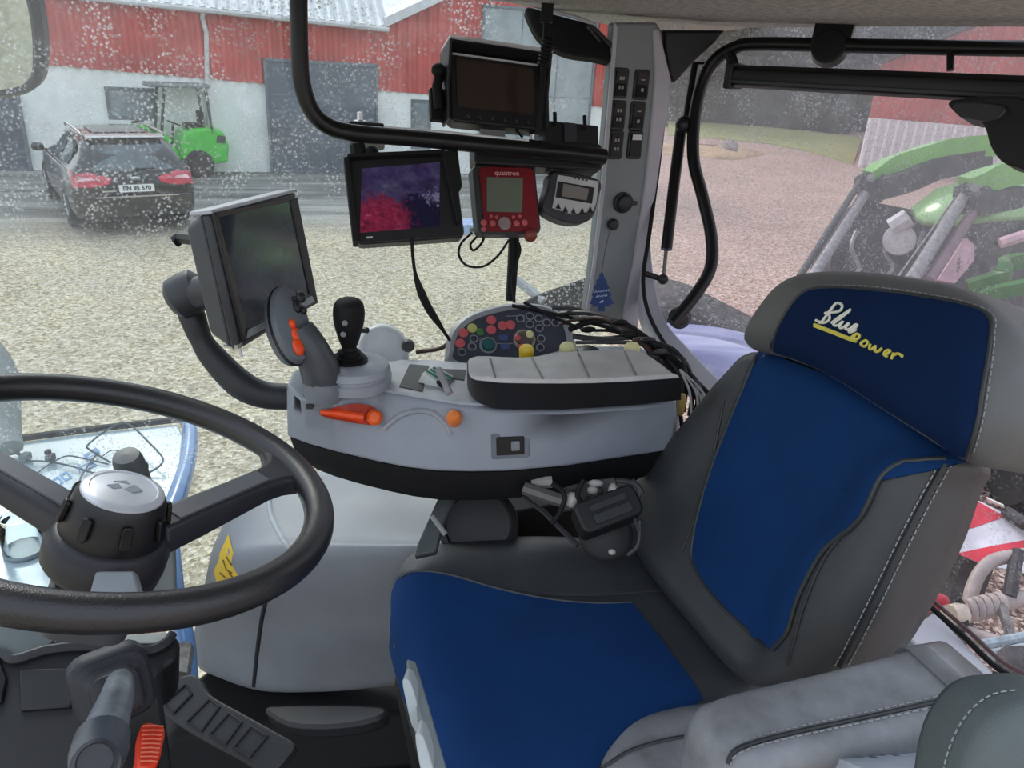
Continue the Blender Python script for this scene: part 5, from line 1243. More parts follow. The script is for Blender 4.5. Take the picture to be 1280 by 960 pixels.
def window(x0, x1, y0, y1, label):
    a = Wp(x0, y0); b = Wp(x1, y1); 
    m = MB(); m.box(BW, a[0], b[0], b[1], a[1], -.03, .03); w = T.part('window', m, M('window_frame_dark', (96, 104, 106), .5), label)
    m = MB(); m.box(BW, a[0]+.09, b[0]-.09, b[1]+.09, a[1]-.09, .03, .035); T.part('pane', m, M('pane_grey', (122, 132, 136), .15, spec=.7, var=.15, vs=3), up=w)
    m = MB(); m.box(BW, a[0]-.05, b[0]+.05, b[1]-.08, b[1], .0, .12); T.part('window_sill', m, whitew, up=w)
window(130, 197, 108, 151, 'wide dark framed window')
window(514, 538, 124, 187, 'narrow window behind the monitors')
T.done()
T = Thing('blue_pallet', 'low pale blue pallet standing in the yard left of the red terminal', 'pallet')
q = WF(*PZ(578, 288, 0), .35); m = MB(); m.box(q, -.45, .45, -.3, .3, .12, .16)
m2_ = MB(); [m2_.box(q, u-.05, u+.05, -.3, .3, 0, .12) for u in (-.4, 0, .4)]
bpm = M('pallet_blue', (140, 164, 200), .6); T.part('pallet_deck', m, bpm); T.part('pallet_runner', m2_, bpm); T.done()

# ---- shed on the right
d0 = PZ(1072, 208, 0); L0 = pr0 = float((d0-EYE)@_f)
S1 = P(1300, 215, L0*.90); S1[2] = 0
sxv = S1-d0; sxv[2] = 0; sxv = unit(sxv); sn = np.cross(EZ, sxv); sn = -sn if sn@(EYE-d0) < 0 else sn
SW = Fr(d0, sxv, EZ, sn); Sp = lambda x, y: SW.px(x, y)
T = Thing('shed', 'red shed with white ribbed lower wall beyond the green tractor', 'shed')
um = Sp(1420, 150)[0]; zs = Sp(1090, 147)[1]
top = interp([Sp(1094, 84), Sp(1228, 30), Sp(1400, -40)])
m = corr(SW, 0, um, 0, zs, .30, .22); T.part('ribbed_wall', m, M('shed_white', (238, 234, 236), .6, var=.05), 'white ribbed wall', smooth=10)
m = corr(SW, 0, um, zs, 0, .34, .05, top=top); T.part('red_wall', m, redm, 'red sheet wall', smooth=10)
m = MB(); m.prism([(0, 0), (um, 0), (um, top(um)), (Sp(1228, 30)[0], top(Sp(1228, 30)[0])), (0, top(0))], SW, -14, -.1); T.part('shed_core', m, M('shed_core', (170, 80, 80), .7))
m = MB(); a, b = (Sp(1086, 87), Sp(1400, -42)); m.prism([a, b, (b[0], b[1]+.12), (a[0], a[1]+.12)], SW, -14, .35); T.part('roof_verge', m, M('verge_grey', (70, 62, 64), .6))
T.done()

# ---- grass bank, mound, stone, trees
t = NT('grass'); c = t.coord(); t.bsdf(t.ramp(t.noise(2.5, c, 5, .7), [(.3, (128, 136, 82)), (.6, (164, 166, 104)), (.8, (186, 180, 122))]), .95, normal=t.bump(t.noise(20, c, 3), .6, .05)); grassm = t.m
m = MB(); g0 = [(835, 170), (885, 173), (960, 180), (1010, 190), (1066, 206)]; g1_ = [(835, 156), (900, 160), (960, 165), (1010, 170), (1076, 179)]
m.slab([[PZ(*p, 0)+EZ*.03 for p in g0], [PZ(*p, 0)+EZ*.25 for p in g1_]], -.3*EZ)
o = one('grass_strip', m, grassm, 'mown grass strip between the pink gravel and the dark trees', 'grass'); 
m = MB(); c0 = PZ(868, 190, 0); m.loft([[c0+np.array([rx*math.cos(a)+.4*math.sin(3*a), ry*math.sin(a)+.3*math.cos(2*a), z]) for a in np.arange(24)*2*PI/24] for z, rx, ry in ((-.1, 3.0, 2.0), (.1, 2.6, 1.7), (.22, 1.6, 1.0), (.28, .5, .3))])
one('dirt_mound', m, M('mound_tan', (182, 156, 124), .95, var=.15, vs=2), 'low tan dirt mound at the near edge of the grass strip', 'mound', smooth=180)
def rock(c, s, seed):
    r_ = np.random.default_rng(seed); m = MB(); m.ball(axis_frame(c+EZ*s[2]*.6, EZ), *s, 12, 8)
    m.v = [tuple(np.array(v)+r_.normal(0, .08*s[0], 3)) for v in m.v]; return m
one('boulder', rock(PZ(911, 193, 0), (.38, .3, .34), 3), M('stone_grey', (150, 142, 140), .9, var=.2), 'grey boulder standing at the edge of the grass', 'stone', smooth=50)
tm = []
for k, cc in enumerate(((84, 90, 80), (96, 98, 86), (76, 82, 76))):
    t = NT('foliage%d' % k); c = t.coord(); t.bsdf(t.ramp(t.noise(3.2, c, 6, .8), [(.3, tuple(v*.6 for v in cc)), (.55, cc), (.72, tuple(v*1.6 for v in cc)), (.85, (176, 172, 150))]), .95, spec=.1, normal=t.bump(t.noise(6, c, 4), 1, .2)); tm.append(t.m)
bark = M('bark', (74, 64, 56), .9, var=.2)
def crown(c, rad, hgt, seed, nb_=9, nl=420):
    r_ = np.random.default_rng(seed); m = MB()
    for k in range(nb_):
        a = r_.uniform(0, 2*PI); rr = rad*r_.uniform(.1, .75); z = hgt*r_.uniform(.03, .85); s = rad*r_.uniform(.38, .6)
        b = MB(); b.ball(axis_frame(c+np.array([rr*math.cos(a), rr*math.sin(a), z]), EZ), s, s, s*r_.uniform(.7, 1.1), 12, 8); b.v = [tuple(np.array(v)+r_.normal(0, .12*s, 3)) for v in b.v]; m.add(b.v, b.f)
    for k in range(nl):
        a = r_.uniform(0, 2*PI); ph_ = r_.uniform(-.2, 1); rr = rad*1.12*math.sqrt(max(.05, 1-ph_**2*.8))*r_.uniform(.8, 1.08); p = c+np.array([rr*math.cos(a), rr*math.sin(a), hgt*(.48+.5*ph_)])
        u_, v_ = r_.normal(0, 1, 3), r_.normal(0, 1, 3); u_ = unit(u_)*.22; v_ = unit(v_)*.22; m.add([p-u_-v_, p+u_-v_, p+u_+v_, p-u_+v_], [(0, 1, 2, 3)])
    return m
m = MB()
for k in range(26):
    p = P(690+k*26, 120, 66+3*(k % 3)); p = np.array([p[0], p[1], 0]); b = crown(p, 3.4, 9+2*(k % 4), 900+k, 5, 60); m.add(b.v, b.f)
m_u = MB()
for k in range(34):
    p = P(790+k*11, 120, 42.5+1.5*(k % 3)+(k > 26)*3); p = np.array([p[0], p[1], 0]); b = crown(p-EZ*.2, 1.1, 1.8+.5*(k % 4), 1500+k, 4, 40); m_u.add(b.v, b.f)
o = one('undergrowth', m_u, tm[0], 'low dark undergrowth along the far edge of the grass strip', 'bushes', smooth=180); o['kind'] = 'stuff'
o = one('hedgerow', m, tm[2], 'continuous dark thicket far behind the separate trees', 'hedge', smooth=180); o['kind'] = 'stuff'
for k, (x, d, rad, h_) in enumerate(((830, 43, 1.7, 8.5), (905, 43.5, 1.7, 8), (978, 43, 1.8, 8.5), (1050, 43.5, 1.8, 9), (868, 53, 1.9, 9.5), (944, 52, 1.9, 10), (1016, 53, 1.9, 9), (1088, 54, 1.9, 10), (1160, 55, 2.0, 11), (1235, 55, 2.0, 11))):
    p = P(x, 120, d); p = np.array([p[0], p[1], 0])
    T = Thing('tree', ['broad dark tree nearest the grey pillar', 'low dark tree just behind the boulder', 'dark tree behind the left half of the rolled blind', 'dark tree just left of the red shed', 'tree set back behind the tubular window frame', 'tree set back right of the boulder', 'tree set back behind the middle of the grass strip', 'tree rising at the left corner of the shed roof', 'tree showing above the shed roof slope', 'tree furthest right behind the shed roof'][k], 'tree', 'trees beyond the grass strip')
    T.part('crown', crown(p+EZ*.3, rad, h_, 40+k, 12, 420), tm[k % 3], smooth=180)
    m = MB(); m.tube([p-EZ*.1, p+EZ*h_*.5], [.28, .16], 8); T.part('trunk', m, bark); T.done()

# ---- black estate car seen from behind
T = Thing('estate_car', 'black estate car parked facing the white wall', 'car')
c0 = (PZ(100, 296, 0)+PZ(251, 288, 0))/2; fd = unit(PZ(60, 250, 0)-PZ(98, 283, 0)); fd = unit(fd+.35*unit(np.array([-.44, .9, 0]))); rt = np.cross(fd, EZ)
CF = Fr(c0+fd*.0, rt, fd, EZ)      # u right, v forward, w up
paint = M('car_black', (22, 24, 28), .22, coat=.7, var=.05); cglass = M('car_glass', (70, 82, 88), .08, spec=.8, var=.25, vs=3); tyre = M('tyre', (26, 26, 27), .8)
def sec(v, hb, wb, zb_, zbelt, wr, zr):   # half section from sill to roof
    s = [(wb*.93, zb_), (wb, zb_+.14), (wb*1.01, (zb_+zbelt)*.5), (wb*.97, zbelt), (wr*1.03, (zbelt+zr)*.5+.03), (wr*.96, zr-.06), (wr*.75, zr), (wr*.3, zr+.02)]
    return [CF(u, v, w) for u, w in s]+[CF(-u, v, w) for u, w in s[::-1]]
st_ = [(-.02, 0, .82, .34, .84, .78, .95), (.03, 0, .88, .30, .98, .80, 1.04), (.16, 0, .915, .27, 1.0, .74, 1.22), (.38, 0, .925, .25, 1.0, .68, 1.43), (.62, 0, .93, .24, 1.0, .66, 1.475), (1.4, 0, .93, .22, .98, .66, 1.50), (2.3, 0, .93, .22, .96, .65, 1.485), (2.9, 0, .93, .22, .95, .62, 1.38), (3.35, 0, .93, .22, .94, .60, 1.12), (3.6, 0, .92, .22, .93, .62, .99), (4.2, 0, .90, .24, .84, .60, .88), (4.65, 0, .82, .30, .70, .50, .73), (4.78, 0, .70, .34, .60, .40, .62)]
m = MB(); m.loft([sec(*s) for s in st_]); bd_ = T.part('body', m, paint, smooth=50); cbv = m.bvh()
def cast(o, d, off=.008):
    h = cbv.ray_cast(Vector(o), Vector(unit(d))); 
    if h[0] is None: return None
    n = np.array(h[1]); n = n if n@d < 0 else -n; return np.array(h[0])+n*off
def cpatch(pts2, side, off=.008, R=4):
    """panel lying on the car body: side 'r' rear (u, w), 'L'/'R' flank (v, w)"""
    n = len(pts2); c = np.mean(np.array(pts2), 0); vs = []; fs = []
    for s in np.linspace(1, 0, R+1):
        for p in pts2:
            a, b = c+(np.array(p)-c)*s
            o = CF(a, -2, b) if side == 'r' else CF(-3 if side == 'L' else 3, a, b); d = fd if side == 'r' else (rt if side == 'L' else -rt)
            h = cast(o, d, off); vs.append(h if h is not None else (CF(a, .1, b) if side == 'r' else CF(-.9 if side == 'L' else .9, a, b)))
    for k in range(R):
        for i in range(n): fs.append((k*n+i, k*n+(i+1) % n, (k+1)*n+(i+1) % n, (k+1)*n+i))
    mb = MB(); mb.add(vs, fs); return mb
T.part('rear_window', cpatch([(-.60, 1.02), (0, 1.0), (.60, 1.02), (.54, 1.36), (.45, 1.40), (-.45, 1.40), (-.54, 1.36)], 'r'), cglass)
tl_ = M('tail_lamp', (196, 60, 84), .2, coat=.8)
for s in (-1, 1):
    l_ = T.part('tail_lamp', cpatch([(s*.88, .76), (s*.88, 1.01), (s*.66, 1.0), (s*.34, .91), (s*.38, .82), (s*.66, .77)], 'r', .018), tl_, 'red tail lamp')
    T.part('lamp_lens', cpatch([(s*.82, .87), (s*.80, .93), (s*.62, .92), (s*.58, .88)], 'r', .024), M('lamp_pale', (232, 190, 200), .2), up=l_)
    T.part('bumper_reflector', cpatch([(s*.78, .50), (s*.78, .54), (s*.55, .54), (s*.55, .50)], 'r', .03), M('reflector_red', (150, 40, 44), .3))
m = MB(); m.loft([[CF(u*s, v, w) for u, v, w in ((-.90, .12, z), (-.80, -.06, z), (-.3, -.10, z), (.3, -.10, z), (.80, -.06, z), (.90, .12, z), (.8, .3, z), (-.8, .3, z))] for z, s in ((.30, .97), (.36, 1.0), (.60, 1.0), (.64, .98))]); T.part('rear_bumper', m, paint, bevel=.02)
m = MB(); m.box(CF, -.62, .62, -.115, -.08, .615, .635); m.box(CF, -.50, -.30, -.06, -.03, .70, .72); T.part('chrome_strip', m, chrome)
pf = Fr(CF(0, -.075, .745), rt, EZ, -fd); m = MB(); m.prism(rrect(-.26, .26, -.055, .055, .01), pf, -.06, .0); pl_ = T.part('number_plate', m, M('plate_white', (228, 232, 232), .4), 'white number plate')
m = MB(); text_on(m, 'BN 95 570', pf, .095, .003, flipy=False, bold=.004); T.part('plate_lettering', m, M('plate_ink', (60, 66, 70), .5), up=pl_)
m = MB(); m.ball(Fr(CF(0, -.045, .90), rt, EZ, -fd), .075, .03, .02, 14, 6); T.part('oval_badge', m, chrome)
m = MB(); m.tube([CF(.05, -.0, 1.03), CF(.34, .02, 1.04)], .012, 6); m.lathe([(.03, -.02), (.03, .02)], Fr(CF(.05, .0, 1.03), rt, EZ, -fd), 10); T.part('rear_wiper', m, black_soft)
m = MB(); m.slab([[CF(u, v, w) for u in (-.58, -.2, .2, .58)] for v, w in ((.30, 1.475), (.42, 1.49), (.62, 1.50))], EZ*.02); T.part('roof_spoiler', m, M('spoiler_pale', (150, 156, 160), .2, coat=.5), bevel=.005)
for s in (-1, 1):
    m = MB(); m.tube([CF(s*.60, .62, 1.48), CF(s*.61, .72, 1.53), CF(s*.61, 2.2, 1.54), CF(s*.60, 2.4, 1.47)], .018, 8, smooth=4); T.part('roof_rail', m, chrome)
m = MB(); m.slab([[CF(u, v, 1.512) for u in (-.4, 0, .4)] for v in (.8, 1.9)], EZ*.012); T.part('roof_glass', m, M('roof_glass', (60, 56, 58), .1))
for s, sd_ in ((-1, 'L'), (1, 'R')):
    T.part('side_window', cpatch([(.55, 1.06), (1.45, 1.04), (1.45, 1.38), (1.0, 1.39), (.75, 1.34)], sd_), cglass)
    T.part('side_window', cpatch([(1.55, 1.04), (2.35, 1.02), (2.35, 1.36), (1.55, 1.39)], sd_), cglass)
    T.part('side_window', cpatch([(2.42, 1.02), (3.15, 1.01), (2.85, 1.26), (2.42, 1.36)], sd_), cglass)
    m = MB(); m.tube([CF(s*.92, .45, 1.0), CF(s*.93, 1.5, .985), CF(s*.93, 3.2, .96)], .012, 6); T.part('window_trim', m, chrome)
    m = MB(); m.ball(CF.at(s*1.04, 3.0, 1.06), .11, .07, .08, 12, 8); m.tube([CF(s*.9, 3.05, 1.0), CF(s*1.0, 3.0, 1.03)], .03, 6); T.part('door_mirror', m, paint)
    for v in (.95, 3.75):
        wf_ = Fr(CF(s*.84, v, .325), fd, EZ, s*rt)
        m = MB(); m.lathe([(.20, -.10), (.30, -.11), (.325, -.08), (.325, .07), (.30, .10), (.21, .10)], wf_, 28); w_ = T.part('wheel', m, tyre)
        m = MB(); m.lathe([(.215, .09), (.20, .07), (.05, .06), (.045, .09), (.0001, .095)], wf_, 20)
        for k in range(5): a = k*2*PI/5; m.tube([wf_(.03*math.cos(a), .03*math.sin(a), .085), wf_(.2*math.cos(a), .2*math.sin(a), .088)], .028, 6)
        T.part('wheel_rim', m, M('rim_silver', (170, 172, 176), .35, metal=.6), up=w_)
        m = MB(); m.tube([wf_(.36*math.cos(a), .36*math.sin(a), .085) for a in np.linspace(-.2, PI+.2, 16)], .02, 6); T.part('wheel_arch', m, M('arch_black', (14, 14, 15), .5))
T.done()

# ---- green compact loader by the wall
T = Thing('mini_loader', 'small bright green loader with an open canopy parked by the white wall', 'loader')
c0 = PZ(226, 218.5, 0); yaw = math.atan2(wx[1], wx[0])+.25; LF = WF(c0[0], c0[1], 0, yaw)   # u to the right, v away
lg = M('loader_green', (64, 196, 56), .4, coat=.3, var=.08); ldk = M('loader_dark', (60, 66, 64), .5)
m = MB(); m.prism([(-.05, .42), (.05, .95), (.25, 1.08), (.75, 1.12), (.98, 1.0), (1.08, .7), (1.02, .32), (.62, .28), (.4, .30)], Fr(LF(0, -.45, 0), LF.x, EZ, -LF.y), -.9, 0); T.part('rear_body', m, lg, 'bright green engine cover', bevel=.06, seg=3)
m = MB(); m.prism([(-.75, .4), (-.7, .62), (-.1, .66), (0, .4)], Fr(LF(0, -.35, 0), LF.x, EZ, -LF.y), -.7, 0); T.part('front_frame', m, lg, bevel=.02)
m = MB(); m.prism([(.78, .78), (.98, .76), (1.0, .92), (.82, .95)], Fr(LF(0, -.453, 0), LF.x, EZ, -LF.y), 0, .01); T.part('vent', m, ldk)
for u, v in ((.35, -.52), (.35, .52), (-.62, -.52), (-.62, .52)):
    f_ = Fr(LF(u, v, .31), LF.x, EZ, LF.y*(1 if v > 0 else -1)); m = MB(); m.lathe([(.13, -.10), (.27, -.12), (.31, -.09), (.31, .09), (.27, .12), (.14, .11)], f_, 22); w_ = T.part('wheel', m, tyre)
    m = MB(); m.lathe([(.15, .09), (.05, .05), (.0001, .06)], f_, 16); T.part('wheel_rim', m, M('rim_pale', (180, 180, 176), .5), up=w_)
for u, v, u2 in ((.72, -.42, .66), (.72, .42, .66), (-.45, -.42, -.22), (-.45, .42, -.22)):
    m = MB(); m.tube([LF(u, v, .6 if u < 0 else 1.0), LF(u2, v*.95, 1.98)], .035, 8); T.part('canopy_post', m, ldk)
m = MB(); m.prism(rrect(-.55, .78, -.48, .48, .1), LF, 1.97, 2.05); T.part('canopy_roof', m, M('canopy_grey', (120, 130, 128), .5), bevel=.02)
m = MB(); m.box(LF, .2, .62, -.22, .22, 1.08, 1.18); m.box(LF, .52, .62, -.22, .22, 1.18, 1.45); T.part('seat', m, black_soft, bevel=.03)
m = MB(); m.tube([LF(-.12, 0, .7), LF(-.05, 0, 1.15)], .03, 8); ff = axis_frame(LF(-.04, 0, 1.18), LF.x*.4+EZ); m.tube([ff(.16*math.cos(a), .16*math.sin(a)) for a in np.arange(16)*2*PI/16], .016, 6, closed=True); T.part('steering_wheel', m, black_soft)
m = MB(); m.tube([LF(-.15, .0, .75), LF(-.6, 0, 1.05), LF(-1.0, 0, .9), LF(-1.35, 0, .45)], [.09, .09, .08, .07], 8, smooth=4); T.part('loader_arm', m, lg)
m = MB(); m.tube([LF(-.3, .08, .6), LF(-.95, .08, .75)], .04, 8); m.box(LF, -1.45, -1.35, -.4, .4, .15, .65); T.part('tool_carrier', m, ldk)
m = MB(); m.tube([LF(-.5, -.42, 1.0), LF(-.75, -.3, 1.25), LF(-.95, -.2, 1.2)], .03, 6); T.part('work_lamp_arm', m, ldk)
T.done()

# ---- exterior mirror top left
T = Thing('exterior_mirror', 'black framed exterior mirror cropped at the top left corner', 'mirror')
q = quad((-60, -20), (52, -20), (-60, 125), 2.1, 2.1, 2.3)
o_ = spline([(-60, -60), (28, -40), (44, -5), (52, 40), (53, 85), (46, 108), (25, 120), (-10, 124), (-60, 126)], 4, True); i_ = spline([(-54, -52), (20, -36), (33, 0), (40, 40), (41, 82), (35, 100), (20, 109), (-10, 113), (-54, 114)], 4, True)
m = MB(); m.prism([q.px(*s) for s in o_], q, -.05, -.004); T.part('mirror_housing', m, black_paint, bevel=.008)
O = [q.px(*s) for s in o_]; I = [q.px(*s) for s in i_]; n_ = len(O); m = MB()
m.add([q(*p, -.004) for p in O]+[q(*(np.array(a)*.5+np.array(b)*.5), .014) for a, b in zip(O, I)]+[q(*p, .002) for p in I], [(k*n_+i, k*n_+(i+1) % n_, (k+1)*n_+(i+1) % n_, (k+1)*n_+i) for k in range(2) for i in range(n_)]); T.part('mirror_frame', m, black_paint)
m = MB(); m.prism(I, q, -.001, .001); T.part('mirror_glass', m, M('mirror_glass', (205, 215, 212), .04, metal=1, var=.02)); T.done()

# ---- own tractor's fender and mudguard beyond the right windows
m = MB(); g = [[P(812, 404, 1.98), P(845, 404, 1.98), P(890, 408, 1.95), P(930, 416, 1.92), P(965, 428, 1.88)],
               [P(812, 420, 1.86), P(845, 420, 1.86), P(890, 425, 1.84), P(930, 436, 1.80), P(965, 450, 1.76)],
               [P(815, 440, 1.78), P(850, 440, 1.78), P(890, 448, 1.74), P(925, 462, 1.70), P(960, 475, 1.66)],
               [P(830, 470, 1.76), P(862, 480, 1.74), P(900, 500, 1.70), P(930, 520, 1.66), P(960, 530, 1.62)]]
g = [spline(r_, 4) for r_ in g]; m.slab(g, -.03*EZ)
t = NT('fender_blue'); c = t.coord(); mp = t.n('ShaderNodeMapping'); mp.inputs['Scale'].default_value = (1.2, 9, 9); t.l(c, mp.inputs[0]); mp.inputs['Rotation'].default_value = (0, 0, .2)
t.bsdf(t.ramp(t.noise(2.5, mp.outputs[0], 3), [(.35, (150, 156, 208)), (.6, (186, 192, 232)), (.75, (206, 210, 240))]), .3, **{'Coat Weight': .5})
RF = Thing('rear_fender', 'pale lavender blue rear fender outside the window by the headrest', 'fender'); RF.part('fender_panel', m, t.m, smooth=180)
m = MB(); g = [[P(806, 346, 2.25), P(850, 352, 2.2), P(900, 376, 2.15), P(960, 406, 2.1)], [P(806, 376, 2.12), P(850, 380, 2.1), P(900, 402, 2.05), P(960, 430, 2.0)], [P(806, 404, 2.0), P(845, 404, 2.0), P(890, 412, 1.97), P(960, 434, 1.92)]]
g = [spline(r_, 4) for r_ in g]; m.slab(g, -.03*EZ)
t = NT('dusty_mudguard'); c = t.coord(); t.bsdf(t.ramp(t.noise(45, c, 4, .8), [(.35, (50, 49, 50)), (.6, (86, 84, 84)), (.72, (170, 166, 166))]), .9); 
RF.part('mudguard_extension', m, t.m, 'dark dusty mudguard strip', smooth=180)
m = MB(); m.slab([[P(540, 384, 2.0), P(600, 364, 2.05), P(660, 356, 2.05), P(720, 346, 2.0), P(760, 340, 1.95)], [P(560, 420, 1.9), P(600, 410, 1.92), P(660, 410, 1.92), P(720, 410, 1.9), P(760, 410, 1.85)]], -.04*EZ)
m.v = [v for v in m.v]
m = MB(); q = Fr(P(700, 380, 1.9), _r, -_u, -_f); m.prism([q.px(*s) for s in ((652, 378), (672, 368), (700, 358), (738, 345), (760, 342), (760, 402), (700, 396), (650, 392))], q, -.05, 0)
RF.part('wheel_guard', m, black_soft, 'black wheel guard', bevel=.006)
m = MB(); m.tube([P(646, 350, 1.95), P(664, 364, 1.93), P(680, 378, 1.9)], .012, 8)
RF.part('guard_bracket', m, lgrey, 'pale metal bracket'); RF.done()

# ---- green tractor with front loader parked on the right
T = Thing('green_tractor', 'green tractor with twin front loader arms parked beyond the rear window', 'tractor')
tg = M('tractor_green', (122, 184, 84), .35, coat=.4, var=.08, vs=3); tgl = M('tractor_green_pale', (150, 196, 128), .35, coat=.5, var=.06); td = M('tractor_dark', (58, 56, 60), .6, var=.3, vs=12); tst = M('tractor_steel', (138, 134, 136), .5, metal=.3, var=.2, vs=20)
def beam(pts, w, h, d=None):   # box-section loader beam through pixel/depth points
    W = spline([P(*p) for p in pts], 5); m = MB(); r_ = []
    for i, p in enumerate(W):
        tg_ = unit(W[min(i+1, len(W)-1)]-W[max(i-1, 0)]); up_ = unit(EZ-(EZ@tg_)*tg_); sd2 = np.cross(tg_, up_); hh = h(i/(len(W)-1)) if callable(h) else h
        r_.append([p+sd2*a*w/2+up_*b*hh/2 for a, b in ((-1, -1), (1, -1), (1, 1), (-1, 1))])
    m.loft(r_); return m
D1, D2 = 8.4, 7.2
a1 = T.part('loader_arm', beam([(1086, 222, D1), (1110, 208, D1), (1145, 196, D1-.1), (1185, 186, D1-.2), (1230, 182, D1-.4), (1330, 180, D1-.8)], .16, lambda s: .16+.06*s), tg)
m = beam([(1092, 211, D1), (1112, 201, D1), (1146, 190, D1-.1), (1185, 180, D1-.2), (1230, 175, D1-.4), (1330, 172, D1-.8)], .18, .05); T.part('arm_top_highlight', m, tgl, 'arm top painted paler green as a highlight', up=a1)  # the paler strips on both arms are painted highlights
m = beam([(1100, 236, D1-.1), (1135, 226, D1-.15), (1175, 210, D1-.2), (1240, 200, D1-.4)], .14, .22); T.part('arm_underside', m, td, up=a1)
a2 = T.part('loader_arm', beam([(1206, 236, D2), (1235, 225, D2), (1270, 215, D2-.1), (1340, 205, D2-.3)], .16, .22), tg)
m = beam([(1205, 226, D2), (1235, 216, D2), (1272, 206, D2-.1), (1340, 196, D2-.3)], .18, .05); T.part('arm_top_highlight', m, tgl, up=a2)
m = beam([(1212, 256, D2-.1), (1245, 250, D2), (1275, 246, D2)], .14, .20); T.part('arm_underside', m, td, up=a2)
for x, y, d in ((1086, 224, D1), (1213, 236, D2)):
    q = Fr(P(x, y, d), _r, -_u, -_f); m = MB(); m.prism([q.px(x+a, y+b) for a, b in ((-12, -6), (10, -8), (24, 2), (22, 22), (8, 34), (-6, 22), (-14, 6))], q, -.12, .06); k_ = T.part('knuckle_plate', m, td, bevel=.01)
    m = MB(); m.lathe([(.045, .06), (.045, .10), (.0001, .11)], q.at(*q.px(x-2, y+2)), 12); m.lathe([(.035, .06), (.035, .09), (.0001, .1)], q.at(*q.px(x+12, y+16)), 12); T.part('pivot_pin', m, tst, up=k_)
for a, b, r_, mt, nm in (((1076, 226, D1), (1000, 345, D1-1.0), .035, td, 'link_rod'), ((1080, 244, D1-.1), (1002, 368, D1-1.2), .055, tst, 'hydraulic_cylinder'), ((1205, 246, D2), (1138, 352, D2-1.0), .055, tst, 'hydraulic_cylinder'), ((1214, 268, D2-.1), (1160, 352, D2-.9), .05, M('cyl_pink', (126, 98, 108), .5), 'hydraulic_cylinder'), ((1196, 244, D2+.1), (1120, 350, D2-.8), .010, tst, 'steel_pipe')):
    m = MB(); m.tube([P(*a), P(*b)], r_, 10); T.part(nm, m, mt)
# hood and engine bay
q = Fr(P(1180, 260, 7.9), _r, -_u, -_f)
m = MB(); m.slab([[P(1140, 258, 7.9), P(1170, 236, 7.9), P(1215, 222, 7.8), P(1330, 205, 7.6)], [P(1146, 268, 7.7), P(1176, 250, 7.6), P(1225, 238, 7.4), P(1340, 225, 7.2)], [P(1155, 274, 7.6), P(1185, 276, 7.4), P(1240, 270, 7.2), P(1350, 262, 7.0)]], -.06*EZ)
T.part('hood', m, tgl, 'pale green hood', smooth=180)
m = MB(); m.prism([q.px(*s) for s in ((1076, 255), (1140, 262), (1330, 262), (1340, 420), (1190, 440), (1000, 400), (1030, 320))], Fr(P(1180, 300, 8.6), _r, -_u, -_f), -.5, 0)
q6 = Fr(P(1180, 300, 8.6), _r, -_u, -_f); m = MB(); m.prism([q6.px(*s) for s in ((1078, 250), (1140, 262), (1330, 262), (1340, 460), (1190, 480), (1010, 460), (1040, 320))], q6, -.6, 0)
t = NT('engine_bay'); c = t.coord(); t.bsdf(t.ramp(t.noise(9, c, 6, .8), [(.35, (30, 28, 32)), (.55, (70, 64, 70)), (.68, (130, 122, 126)), (.78, (180, 172, 172))]), .7); T.part('engine_bay', m, t.m, 'dark cluttered engine bay')
m = MB(); hf_ = axis_frame(P(1124, 300, 7.9), EYE-P(1124, 300, 7.9)); m.lathe([(.13, -.1), (.16, 0), (.15, .05), (.08, .07), (.0001, .07)], hf_, 20); m.tube([P(1115, 285, 7.9), P(1136, 272, 7.8)], .10, 8); T.part('air_filter', m, M('filter_white', (196, 192, 194), .5))
for k in range(7):
    x = 1060+k*14; m = MB(); m.tube([P(x+10, 290+8*(k % 3), 8.1), P(x+4, 310+5*(k % 2), 8.0), P(x+14, 335, 8.0), P(x, 350, 8.0)], .022, 6, smooth=4); T.part('hose', m, tst if k % 3 == 0 else td)
q = Fr(P(1190, 330, 6.9), _r, -_u, -_f); m = MB(); m.prism([q.px(*s) for s in ((1208, 297), (1218, 306), (1218, 325), (1194, 354), (1172, 350))], q, -.05, 0); pk_ = T.part('pink_plate', m, M('plate_pink', (206, 168, 180), .5), 'pale pink plate')
m = MB()
for k in range(3): m.box(Fr(q(*q.px(1198, 336-k*5), .001), unit(_r*.5+_u*.8), unit(-_r*.3-_u), -_f), -.03, .03, -.012, .012, 0, .003)
T.part('plate_marking', m, td, up=pk_)
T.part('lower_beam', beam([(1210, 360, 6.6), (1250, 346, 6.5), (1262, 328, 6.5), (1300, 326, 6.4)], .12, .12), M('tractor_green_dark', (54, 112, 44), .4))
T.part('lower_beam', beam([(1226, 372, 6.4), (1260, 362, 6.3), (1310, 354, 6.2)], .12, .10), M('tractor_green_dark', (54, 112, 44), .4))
m = MB(); m.tube([P(1246, 305, 6.7), P(1262, 290, 6.7), P(1300, 272, 6.6)], .03, 8, smooth=5); T.part('black_hose', m, black_soft)
m = MB(); m.tube([P(1250, 304, 6.6), P(1300, 288, 6.5)], .05, 8); T.part('pink_bar', m, M('plate_pink', (206, 168, 180), .5))
